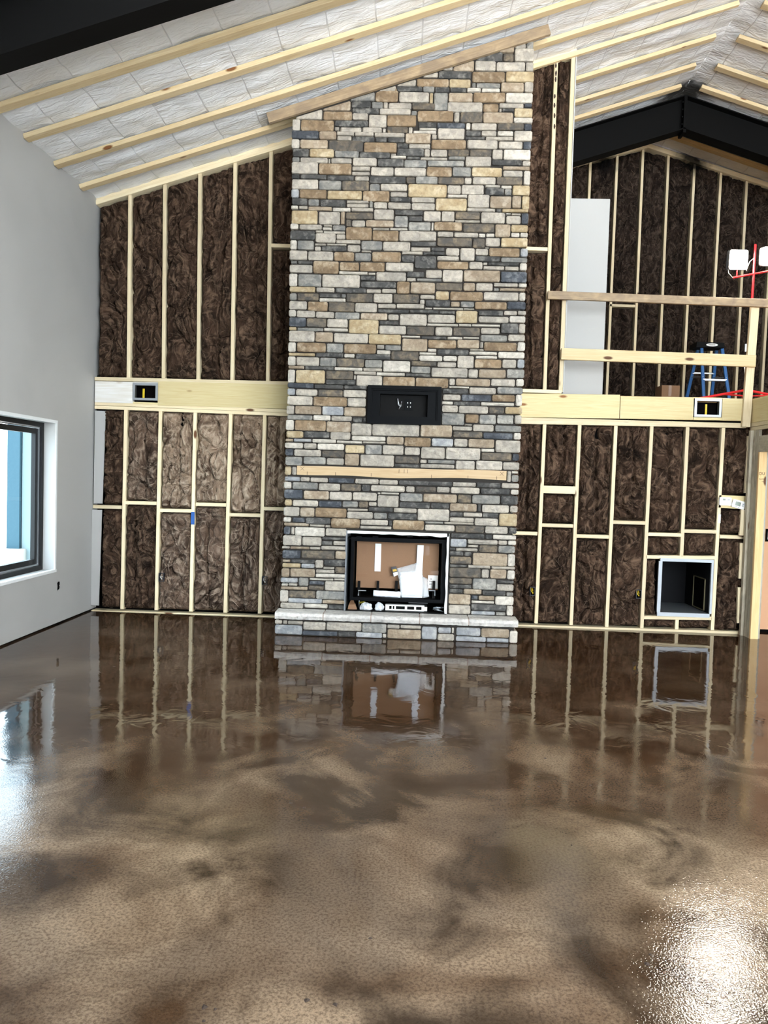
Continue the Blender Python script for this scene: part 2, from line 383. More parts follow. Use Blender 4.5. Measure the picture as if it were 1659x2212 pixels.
# left wall with its window
WY0, WY1, WZ0, WZ1 = 5.6, 7.735, .6, 2.155
wl = empty('wall_left', (XL, 4, 0), kind='structure', label='primed grey drywall with a deep window opening')
TH = .19
def lwall(m, y0, y1, z0, z1, z0b=None): m.box((XL-TH, y0, z0), (XL, y1, z1))
m = MB()
zt = zc(XL)+.14
lwall(m, YB, WY0, .018, zt); lwall(m, WY1, DL+.4, .018, zt); lwall(m, WY0, WY1, .018, WZ0); lwall(m, WY0, WY1, WZ1, zt)
m.build('drywall', M_wall, wl)
MB().box((XL-TH, YB, 0), (XL-.012, DL+.4, .018)).build('bottom_gap', M_dark, wl)
for a, b in (((XL-.002, WY1-.002, WZ0), (XL+.006, WY1+.03, WZ1+.03)), ((XL-.002, WY0-.03, WZ1-.002), (XL+.006, WY1-.002, WZ1+.03)),
             ((XL-.03, WY0, WZ0-.025), (XL+.012, WY1+.03, WZ0+.004)), ((XL-.002, WY0-.03, WZ0), (XL+.006, WY0+.002, WZ1))):
    MB().box(a, b).build('corner_bead', M_plaster, wl)
win = empty('window_1', (XL-.17, (WY0+WY1)/2, WZ0), kind='structure', label='black framed window in the deep left wall opening')
FX0, FX1 = XL-TH-.02, XL-.105
def ring(name, y0, y1, z0, z1, t, xa, xb, mat, parent):
    m = MB(); m.box((xa, y0, z0), (xb, y0+t, z1)); m.box((xa, y1-t, z0), (xb, y1, z1)); m.box((xa, y0+t, z0), (xb, y1-t, z0+t)); m.box((xa, y0+t, z1-t), (xb, y1-t, z1))
    return m.build(name, mat, parent)
ring('window_frame', WY0, WY1, WZ0, WZ1, .045, FX0, FX1-.02, M_bframe, win)
ring('glazing_bead', WY0+.05, WY1-.05, WZ0+.05, WZ1-.05, .012, FX0+.03, FX1-.04, M_galv, win)
sash = ring('sash', WY0+.066, WY1-.066, WZ0+.066, WZ1-.066, .055, FX0+.01, FX1-.05, M_bframe, win)
MB().add([(FX0+.033, WY0+.115, WZ0+.115), (FX0+.033, WY1-.115, WZ0+.115), (FX0+.033, WY1-.115, WZ1-.115), (FX0+.033, WY0+.115, WZ1-.115)], [(0, 1, 2, 3)]).build('pane', M_glass, win)
# outside: pale ground, porch post
gr = MB().box((-40, -20, -.35), (XL-TH-.05, 40, -.3)).build('ground_outside', plain('pale_gravel', (214, 208, 198), .95)); tag(gr, 'pale ground outside the window', kind='structure')
pa, pb = PY(15, 1050, 12), PY(42, 1050, 12)
pp = empty('porch_post', ((pa.x+pb.x)/2, 12.1, -.3), 'blue grey porch post on a pale plinth outside the window', 'post')
MB().box((pa.x, 12, .35), (pb.x, 12.25, 3.4)).build('shaft', plain('blue_grey_cladding', (46, 76, 88), .8), pp)
MB().box((pa.x-.1, 11.9, -.3), (pb.x+.1, 12.35, .35)).build('plinth', plain('pale_stone', (150, 148, 142), .9), pp)
MB().box((pb.x+.02, 12.05, -.3), (pb.x+.2, 12.2, 3.4)).build('pale_casing', plain('pale_casing', (110, 124, 126), .9), pp)

# back wall framing
wb = empty('wall_back', (0, D, 0), kind='structure', label='open stud framed wall filled with brown insulation batts')
SW = .041
def pstud(xt, yt, xb, yb, name='stud', d=D, mat=M_stud, parent=None, wd=SW, dp=.12):
    return bar(name, PY(xb, yb, d), PY(xt, yt, d), wd, dp, mat, parent or wb)
def hbar(x0, y0, x1, y1, name='block', d=D, mat=M_stud, parent=None, wd=SW, dp=.12, off=0.0):
    A = PY(x0, y0, d); B = PY(x1, y1, d); o = Vector((0, off, 0))
    return bar(name, A+o, B+o, wd, dp, mat, parent or wb)
class S:   # a stud line in the photograph, top to bottom
    def __init__(s, xt, yt, xb, yb): s.a = (xt, yt, xb, yb)
    def x(s, y): a = s.a; return a[0] + (a[2]-a[0])*(y-a[1])/(a[3]-a[1])
def batt(c4, d, parent, seed, res=.0115, puff=1.0, mat=None):
    tl, tr, br, bl = [PY(x, y, d) for x, y in c4]
    wdt = ((tr-tl).length + (br-bl).length)/2; hgt = ((tl-bl).length + (tr-br).length)/2
    nx = max(6, int(wdt/res)); nz = max(6, int(hgt/res)); vs = []
    sv = Vector((seed*7.31, seed*3.17, seed*1.7))
    cx = .3+.4*random.random(); ca = random.uniform(-.12, .12); has = random.random() < .6
    for j in range(nz+1):
        v = j/nz
        for i in range(nx+1):
            u = i/nx
            jx = .006*noise.noise(Vector((seed, v*hgt*9, u*3)))
            p = tl.lerp(tr, u).lerp(bl.lerp(br, u), v)
            q = Vector((p.x, 0, p.z)) + sv
            e = min(min(u, 1-u)*wdt/.05, min(v, 1-v)*hgt/.05, 1); e = e*(2-e)
            a = noise.noise(q*4.2); wq = Vector((noise.noise(q*3+Vector((9, 0, 0))), 0, noise.noise(q*3+Vector((0, 9, 0)))))
            q2 = Vector((q.x*1.25, q.y, q.z*.75))
            n1 = min(1, abs(noise.noise(q2*2.9+wq*.9))*6.5); n2 = min(1, abs(noise.noise(q2*8.0+wq*1.4))*4.5); n1 = n1*(2-n1); n2 = n2*(2-n2)
            dp = .115 - e*(.025*puff) - .026*a - (.062*n1 + .042*n2)*e*(.6+.4*puff)
            dp += .008*noise.noise(q*24)
            if has:
                dc = abs((u-cx-ca*math.sin(v*5+seed))*wdt)
                dp += .06*max(0, 1-dc/.025)*e
            vs.append((p.x+jx, d+dp, p.z))
    fs = [(j*(nx+1)+i, (j+1)*(nx+1)+i, (j+1)*(nx+1)+i+1, j*(nx+1)+i+1) for j in range(nz) for i in range(nx)]
    fv = []; ff = []
    for k in range(int(wdt*hgt*55)):
        uu, vv = random.random()*wdt, random.random()*hgt; an = random.uniform(0, 6.28); cu = random.uniform(-1, 1)*9; wdn = random.uniform(.0008, .0024); nn = random.randint(7, 18); prev = None
        for t_ in range(nn):
            i_, j_ = int(uu/wdt*nx), int(vv/hgt*nz)
            if not (0 < i_ < nx and 0 < j_ < nz): break
            p = vs[j_*(nx+1)+i_]; w2 = wdn*(1-abs(2*t_/nn-1))+.0003
            pp = tl.lerp(tr, uu/wdt).lerp(bl.lerp(br, uu/wdt), vv/hgt)
            fv += [(pp.x-math.sin(an)*w2, p[1]-.006, pp.z-math.cos(an)*w2), (pp.x+math.sin(an)*w2, p[1]-.007, pp.z+math.cos(an)*w2)]
            c_ = len(fv)-2
            if prev is not None: ff.append((prev, prev+1, c_+1, c_))
            prev = c_; uu += math.cos(an)*.014; vv += math.sin(an)*.014; an += cu*.014+random.uniform(-.15, .15)
    b = len(vs)
    # a flat back and rim, so the batt has thickness
    back = []
    for (i, j) in ((0, 0), (nx, 0), (nx, nz), (0, nz)):
        p = vs[j*(nx+1)+i]; back.append((p[0], d+.13, p[2]))
    m = MB().add(vs + back, fs + [(b, b+1, b+2, b+3)])
    top = [i for i in range(nx+1)]; bot = [nz*(nx+1)+i for i in range(nx+1)]; lef = [j*(nx+1) for j in range(nz+1)]; rig = [j*(nx+1)+nx for j in range(nz+1)]
    m.add([], []);
    m.f += [tuple(top[::1]) + (b+1, b), tuple(bot[::-1]) + (b+3, b+2), tuple(lef[::-1]) + (b, b+3), tuple(rig) + (b+2, b+1)]; m.m += [0]*4
    ob = m.build('insulation_batt', mat or M_batt, parent, smooth=True)
    if ff:
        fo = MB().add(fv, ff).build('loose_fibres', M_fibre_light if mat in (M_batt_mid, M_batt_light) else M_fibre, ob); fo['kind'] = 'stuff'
    return ob
SEED = [0]
def bay(A, B, yt, yb, d=D, parent=None, ins=2.5, puff=1.0, res=.0115, mat=None):
    """fill between stud lines A and B; yt, yb are (left,right) photo heights"""
    SEED[0] += 1
    ytl, ytr = yt if isinstance(yt, tuple) else (yt, yt); ybl, ybr = yb if isinstance(yb, tuple) else (yb, yb)
    return batt([(A.x(ytl)+ins, ytl), (B.x(ytr)-ins, ytr), (B.x(ybr)-ins, ybr), (A.x(ybl)+ins, ybl)], d, parent or wb, SEED[0], res, puff, mat)
# sheathing behind the framing
m = MB()
m.prism([(XL-.02, 0), (-.9, 0), (-.9, zc(-.9)), (XL-.02, zc(XL-.02))], D+.14, D+.16)
m.build('sheathing', M_dark, wb)
MB().prism([(1.0, 2.4), (1.75, 2.4), (1.75, zc(1.75)), (1.0, zc(1.0))], D+.14, D+.16).build('sheathing', M_dark, wb)
dA, dB = PY(1418, 1329, D), PY(1541, 1210, D)
m = MB(); m.box((.9, D+.14, 0), (dA.x-.01, D+.16, 2.42)); m.box((dB.x+.01, D+.14, 0), (XR+.02, D+.16, 2.42)); m.box((dA.x-.01, D+.14, 0), (dB.x+.01, D+.16, dA.z-.01)); m.box((dA.x-.01, D+.14, dB.z+.01), (dB.x+.01, D+.16, 2.42))
m.build('sheathing', M_dark, wb)
# -- upper left
def ltop(x): return 443 + (x-212)*(315-443)/(628-212)
LW = S(209, 443, 206, 815); CH1 = S(650, 310, 645, 830)
U = [S(280.4, 422, 277, 814.5), S(355.8, 400, 352.5, 816), S(431.8, 376, 427.6, 819), S(507.8, 350, 500.9, 821), S(585.4, 326, 578, 824)]
for s in U: pstud(s.a[0], s.a[1]-2, s.a[2], s.a[3]+1)
row = [LW]+U+[CH1]
for i in range(6):
    A, B = row[i], row[i+1]; xa, xb = A.x(420)+2, B.x(420)-2; yb = (814+i*1.8, 816+i*1.8)
    if i < 5: bay(A, B, (ltop(xa)+1, ltop(xb)+1), yb)
    else: bay(A, B, (ltop(xa)+1, ltop(xb)+1), 526); bay(A, B, 535, yb)
hbar(585, 529.5, 660, 532)
hbar(208, 439, 660, 300, 'top_plate', wd=.05, dp=.14, off=-.02); hbar(205, 432, 660, 292, 'top_plate', wd=.04, dp=.14, off=-.012)
hbar(205, 818, 660, 829, 'bottom_plate', wd=.044, dp=.14, off=-.006)
# -- rim board, left, with register
RT = lambda x: 823.5 + (x-205)*(829.5-823.5)/(621-205)
RB = lambda x: 868.5 + (x-205)*(884.5-868.5)/(621-205)
def rim(x0, x1, f0, f1, mat, off=-.012, name='rim_board'):
    xm0, xm1 = x0, x1
    a0, a1 = (RT(xm0)*(1-f0)+RB(xm0)*f0), (RT(xm0)*(1-f1)+RB(xm0)*f1); b0, b1 = (RT(xm1)*(1-f0)+RB(xm1)*f0), (RT(xm1)*(1-f1)+RB(xm1)*f1)
    A = PY(xm0, (a0+a1)/2, D+off); B = PY(xm1, (b0+b1)/2, D+off); wd = (PY(xm0, a0, D+off)-PY(xm0, a1, D+off)).length*.5 + (PY(xm1, b0, D+off)-PY(xm1, b1, D+off)).length*.5
    return bar(name, A, B, wd, .05, mat, wb)
M_primed = wood('primed_board', (226, 226, 224), (204, 198, 186), knot=(190, 180, 165))
rim(205, 287, 0, 1, M_primed); rim(341, 660, 0, 1, M_lvl); rim(287, 341, 0, .10, M_primed); rim(287, 341, .92, 1, M_lvl)
hbar(205, 871.5, 660, 889.5, 'top_plate', wd=.04, dp=.14, off=-.004); hbar(205, 879.5, 660, 897, 'top_plate', wd=.038, dp=.14, off=-.008)
MB().box((XL, D+.08, 2.2), (-1.0, D+.13, 2.8)).build('joist_backing', M_dark, wb)
# -- lower left
L = [S(271.5, 884.6, 263.2, 1315.8), S(346.4, 887, 337.2, 1318), S(421.3, 889, 412, 1321), S(497.8, 891.5, 486, 1323.6), S(571.6, 894, 560.5, 1325.5)]
LW2 = S(220, 884, 212, 1315); CH2 = S(645, 897, 630, 1330)
for s in L: pstud(*s.a)
row = [LW2]+L+[CH2]
blk = [1095, 1086.5, 1103, 1090, 1112.8, 1099.5]
bx = [(200.8, 263), (271, 338), (345.5, 414), (422.6, 488), (494.7, 563), (570, 640)]
for i in range(6):
    A, B = row[i], row[i+1]
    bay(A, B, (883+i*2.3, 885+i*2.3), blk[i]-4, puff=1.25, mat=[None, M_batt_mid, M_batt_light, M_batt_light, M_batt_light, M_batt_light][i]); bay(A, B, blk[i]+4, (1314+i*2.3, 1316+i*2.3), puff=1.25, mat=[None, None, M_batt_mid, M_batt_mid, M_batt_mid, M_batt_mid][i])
    hbar(bx[i][0], blk[i]-.8, bx[i][1], blk[i]+.8)
hbar(198, 1322, 660, 1338, 'bottom_plate', wd=.048, dp=.14, off=-.012)
for (a, b) in (((205, 887), (221, 1088)), ((199, 1101), (213, 1308))):
    A = PY(a[0], a[1], D-.014); B = PY(b[0], b[1], D-.014)
    MB().prism([(A.x, B.z), (B.x, B.z), (PY(b[0]+7, a[1], D-.014).x, A.z), (A.x, A.z)], D-.014, D).build('drywall_strip', M_wall, wb)
# -- lower right
Rr = [S(1176.8, 913, 1158, 1346.6), S(1252.6, 914.7, 1233.8, 1350), S(1330.8, 917, 1310.6, 1354.4), S(1408.3, 918.7, 1386.4, 1356.7), S(1485.8, 920.4, 1472.3, 1201.8), S(1563.3, 922, 1539, 1361)]
for s in Rr: pstud(*s.a)
CH3 = S(1100, 910, 1085, 1345); RW = S(1628, 924, 1604, 1366)
bay(CH3, Rr[0], 912, 1148); bay(CH3, Rr[0], 1156, 1346)
bay(Rr[0], Rr[1], 914, 1049); bay(Rr[0], Rr[1], 1067, 1131); bay(Rr[0], Rr[1], 1139, 1349)
bay(Rr[1], Rr[2], 916, 1155); bay(Rr[1], Rr[2], 1163, 1353)
bay(Rr[2], Rr[3], 918, 1125); bay(Rr[2], Rr[3], 1133, 1355)
bay(Rr[3], Rr[4], 920, 1151); bay(Rr[3], Rr[4], 1159, 1200)
bay(Rr[4], Rr[5], 921, 1144); bay(Rr[4], Rr[5], 1152, 1200)
bay(Rr[5], RW, 923, 1069); bay(Rr[5], RW, 1100, 1156); bay(Rr[5], RW, 1164, 1365)
DUL = S(1424, 1210, 1420, 1329); bay(Rr[3], DUL, 1208, 1331)
ST = S(1462.8, 1339, 1462, 1359); pstud(*ST.a)
bay(Rr[3], ST, 1339, 1357); bay(ST, Rr[5], 1339, 1359)
hbar(1173.5, 1057, 1243, 1059, wd=.088)
for x0, x1, y in ((1171, 1238, 1135.4), (1100, 1161, 1152), (1245.6, 1315, 1159), (1324, 1394, 1129), (1400.5, 1474, 1155), (1478, 1547.5, 1148), (1555, 1614, 1160), (1396, 1544, 1204), (1390, 1538, 1335)):
    hbar(x0, y-.9, x1, y+.9, mat=M_stud)
hbar(1553, 1083, 1617, 1086, 'thermostat_backing', wd=.15, dp=.04, mat=M_lvl)
hbar(1090, 1352.5, 1606, 1368.5, 'bottom_plate', wd=.048, dp=.14, off=-.012)
for x0, y0, x1, y1, wpx in ((1620, 942, 1613, 1065, 8), (1608, 1101, 1604, 1157, 13), (1604, 1173, 1601, 1250, 10), (1599, 1269, 1597, 1346, 9)):
    pstud(x0, y0, x1, y1, 'nailer', d=D-.035, mat=M_stud, wd=wpx/1600*D, dp=.04)
# top plates, rim and register, right
hbar(1100, 904.5, 1612, 918, 'top_plate', wd=.04, dp=.14, off=-.004); hbar(1100, 911, 1612, 920.5, 'top_plate', wd=.045, dp=.14, off=-.008)
def rrim(x0, x1, ya0, ya1, yb0, yb1, mat=M_lvl, off=-.012):
    A = PY(x0, (ya0+ya1)/2, D+off); B = PY(x1, (yb0+yb1)/2, D+off); wd = (abs(ya1-ya0)+abs(yb1-yb0))/2/1600*D*1.001
    return bar('rim_board', A, B, wd, .05, mat, wb)
rrim(1100, 1338.5, 848, 902, 855, 902); rrim(1340, 1498, 856, 904, 859, 906.5); rrim(1560, 1612, 861, 908, 862, 909)
rrim(1498, 1560, 858, 861, 859, 862); rrim(1498, 1560, 901, 907, 902, 908)
MB().box((1.0, D+.08, 2.2), (XR, D+.13, 2.7)).build('joist_backing', M_dark, wb)
# -- upper right strip
V1 = S(1202, 129, 1176.8, 842); V2 = S(1239, 117, 1211, 847); CH4 = S(1140, 150, 1120, 842)
pstud(*V1.a); pstud(*V2.a, wd=.046, dp=.14)
bay(CH4, V1, (148, 131), 534); bay(CH4, V1, 541, 840); bay(V1, V2, (128, 120), 842)
hbar(1130, 536, 1183, 538)
hbar(1110, 843, 1213, 846.5, 'bottom_plate', wd=.04, dp=.14, off=-.004)
hbar(1120, 145, 1245, 112, 'top_plate', wd=.07, dp=.14, off=-.03)
A = PY(1243, 120, D); B = PY(1214.5, 848, D)
bar('drywall_edge', B+Vector((.012, 0, 0)), A+Vector((.012, 0, 0)), .014, .2, M_drysheet, wb)
m = MB()
for i, y in enumerate((142, 158, 172, 208, 228, 250, 273)):
    p = PY(V1.x(y)+random.uniform(-1, 1), y, D-.001); s = .016
    m.add([p+Vector((math.cos(k*1.047)*s*.7, -.001, math.sin(k*1.047)*s*(1.5+random.random()))) for k in range(6)], [(0, 1, 2, 3, 4, 5)])
m.build('marker_blot', M_ink, wb)

# -- loft floor, right-hand balcony, loft rear wall, under-loft wall
lf = MB(); lf.box((1.76, D+.05, LF-.05), (XFR, DL+.2, LF)); lf.box((XR+.02, 2.5, LF-.05), (XFR, D+.05, LF)); lf.box((1.2, D+.2, LF-.05), (1.76, DL+.2, LF))
tag(lf.build('floor_loft', plain('osb_subfloor', (176, 140, 96), .8)), 'loft subfloor behind the railing', kind='structure')
wr = empty('wall_right', (XR, 8.2, 0), kind='structure', label='framed side wall with a doorway under the loft')
bar('rim_board', (XR, 2.5, 2.575), (XR, D-.01, 2.575), .27, .05, M_lvl, wr, nrm=(1, 0, 0))
bar('top_plate', (XR-.004, 2.5, 2.415), (XR-.004, D-.01, 2.415), .045, .12, M_stud, wr, nrm=(1, 0, 0))
bar('top_plate', (XR, 2.5, 2.37), (XR, D-.01, 2.37), .04, .12, M_stud, wr, nrm=(1, 0, 0))
bar('corner_stud', (XR-.03, D-.07, 0), (XR-.03, D-.07, 2.35), .05, .1, M_grey_wood, wr, nrm=(1, 0, 0))
bar('corner_stud', (XR, D-.13, 0), (XR, D-.13, 2.35), .05, .12, M_grey_wood, wr, nrm=(1, 0, 0))
bar('corner_stud', (XR, D-.2, 0), (XR, D-.2, 2.35), .075, .12, M_grey_wood, wr, nrm=(1, 0, 0))
jam = bar('door_jamb', (XR+.043, 8.40, 0), (XR+.043, 8.40, 2.1), .086, .04, M_jamb, wr)
bar('drywall_edge', (XR+.093, 8.42, 0), (XR+.102, 8.42, 2.3), .012, .44, M_drysheet, wr)
bar('door_header', (XR, 6.4, 2.19), (XR, 8.43, 2.19), .18, .1, M_grey_wood, wr, nrm=(1, 0, 0))
m = MB().box((XR+.03, 8.24, 2.28), (XR+.1, 8.45, 2.35)); m.build('insulation_scrap', M_batt, wr)
wt = MB().box((XR+.1, 8.86, .03), (XFR, 8.9, LF-.05)).build('wall_under_loft', M_tan); tag(wt, 'tan painted wall seen through the doorway under the loft', kind='structure')
tag(MB().box((XR+.1, 8.85, 0), (XFR, 8.9, .03)).build('baseboard_under_loft', M_dark), 'dark gap under the tan wall', kind='structure')
tag(MB().prism([(XL-.19, 0), (XFR+.15, 0), (XFR+.15, zc(XFR)+.3), (RX, RZ+.3), (XL-.19, zc(XL)+.3)], DL+.22, DL+.36).build('wall_gable', M_dark), 'outer gable wall behind the loft', kind='structure')
RZW = 1.2  # left edge of the rear opening, which is added to let daylight in
m = MB(); m.prism([(XL-.19, 0), (RZW, 0), (RZW, zc(RZW)), (XL-.19, zc(XL-.19))], YB-.15, YB)
m.prism([(XFR-.6, 0), (XFR, 0), (XFR, zc(XFR)), (XFR-.6, zc(XFR-.6))], YB-.15, YB)
m.prism([(RZW, 5.4), (XFR-.6, 4.4), (XFR-.6, zc(XFR-.6)), (RX, RZ), (RZW, zc(RZW))], YB-.15, YB)
tag(m.build('wall_rear', M_wall), 'unseen rear gable wall with a wide opening added for daylight', kind='structure')
fr = MB().box((XFR, YB, 0), (XFR+.15, DL+.2, zc(XFR))).build('wall_far_right', M_wall); tag(fr, 'far side wall of the building', kind='structure')

wlf = empty('wall_loft', (RX, DL, LF), kind='structure', label='stud framed gable wall at the rear of the loft')
def gtop(x): return 357 + (x-1240)*(318-357)/(1400-1240) if x < 1400 else 318 + (x-1400)*(402-318)/(1659-1400)
G = [S(1220, 365, 1200, 870), S(1275.9, 353, 1253, 870), S(1334, 334.6, 1308.5, 870), S(1389.8, 318, 1365, 870), S(1444.7, 330, 1420, 870), S(1501, 352, 1473, 870), S(1558, 369, 1529, 870), S(1613.8, 385, 1587, 870), S(1672, 405, 1643, 870), S(1730, 425, 1700, 870)]
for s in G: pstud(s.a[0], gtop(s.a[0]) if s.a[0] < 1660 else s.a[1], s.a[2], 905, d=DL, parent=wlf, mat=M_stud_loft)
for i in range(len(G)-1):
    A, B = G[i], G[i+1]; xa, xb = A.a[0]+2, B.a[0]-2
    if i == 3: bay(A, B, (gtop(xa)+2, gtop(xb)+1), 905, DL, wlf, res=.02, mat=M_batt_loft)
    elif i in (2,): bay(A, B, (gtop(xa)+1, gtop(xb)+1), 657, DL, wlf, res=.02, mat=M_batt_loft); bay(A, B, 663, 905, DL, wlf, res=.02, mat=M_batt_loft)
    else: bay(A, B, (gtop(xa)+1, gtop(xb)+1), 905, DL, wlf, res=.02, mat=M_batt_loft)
hbar(1316, 659, 1372, 661, d=DL, parent=wlf)
A, Bp, Cc = PY(1180, gtop(1180)-3, DL-.03), PY(1400, 314, DL-.03), PY(1760, gtop(1760)-3, DL-.03)
bar('top_plate', A, Bp, .07, .16, M_stud_loft, wlf); bar('top_plate', Bp, Cc, .07, .16, M_stud_loft, wlf)
MB().prism([(1.2, LF), (9, LF), (9, zc(9)), (RX, RZ+.1), (1.2, zc(1.2)+.1)], DL+.14, DL+.17).build('sheathing', M_dark, wlf)
# pale closure panels between the wall head and the roof
A = PY(1180, gtop(1180)-9, DL-.02); Bp = PY(1400, 308, DL-.02); Cc = PY(1760, gtop(1760)-9, DL-.02)
MB().prism([(A.x, A.z), (Bp.x, Bp.z), (Bp.x, RZ+.04), (A.x, zc(A.x)+.04)], DL-.02, DL).build('closure_panel', M_ceil_loft, wlf)
MB().prism([(Bp.x, Bp.z), (Cc.x, Cc.z), (Cc.x, zc(Cc.x)+.04), (Bp.x, RZ+.04)], DL-.02, DL).build('closure_panel', M_ceil_loft, wlf)

# ------------------------------------------------------------------ STEEL FRAMES
def steel(yc, label, x0, x1, depth=.46, fw=.2):
    root = empty('steel_rafter', (RX, yc, RZ), label, 'beam', 'steel roof frames')
    for sgn in (-1, 1):
        xe = x0 if sgn < 0 else x1
        def zz(x, o): return zc(x)-.06-o
        def slab(o0, o1, ya, yb, name):
            m = MB(); pts = [(xe, zz(xe, o1)), (RX, RZ-.06-o1), (RX, RZ-.06-o0), (xe, zz(xe, o0))]
            if sgn > 0: pts = [(RX, RZ-.06-o1), (xe, zz(xe, o1)), (xe, zz(xe, o0)), (RX, RZ-.06-o0)]
            m.prism(pts, ya, yb); m.build(name, M_black, root)
        slab(0, .014, yc-fw/2, yc+fw/2, 'top_flange'); slab(.014, depth-.016, yc-.006, yc+.006, 'web'); slab(depth-.016, depth, yc-fw/2, yc+fw/2, 'bottom_flange')
    MB().box((RX-.02, yc-fw/2, RZ-.06-depth-.05), (RX+.02, yc+fw/2, RZ-.075)).build('splice_plate', M_black, root)
    for k in range(4): MB().tube([(RX-.035, yc-.06, RZ-.14-.1*k), (RX+.035, yc-.06, RZ-.14-.1*k)], .014, 6).build('bolt', M_black, root)
    return root
steel(5.27, 'black steel rafter crossing the ceiling on the window side', XL+.02, RX+5)
steel(10.66, 'black steel rafter peaking under the ridge above the loft', 1.77, RX+5)

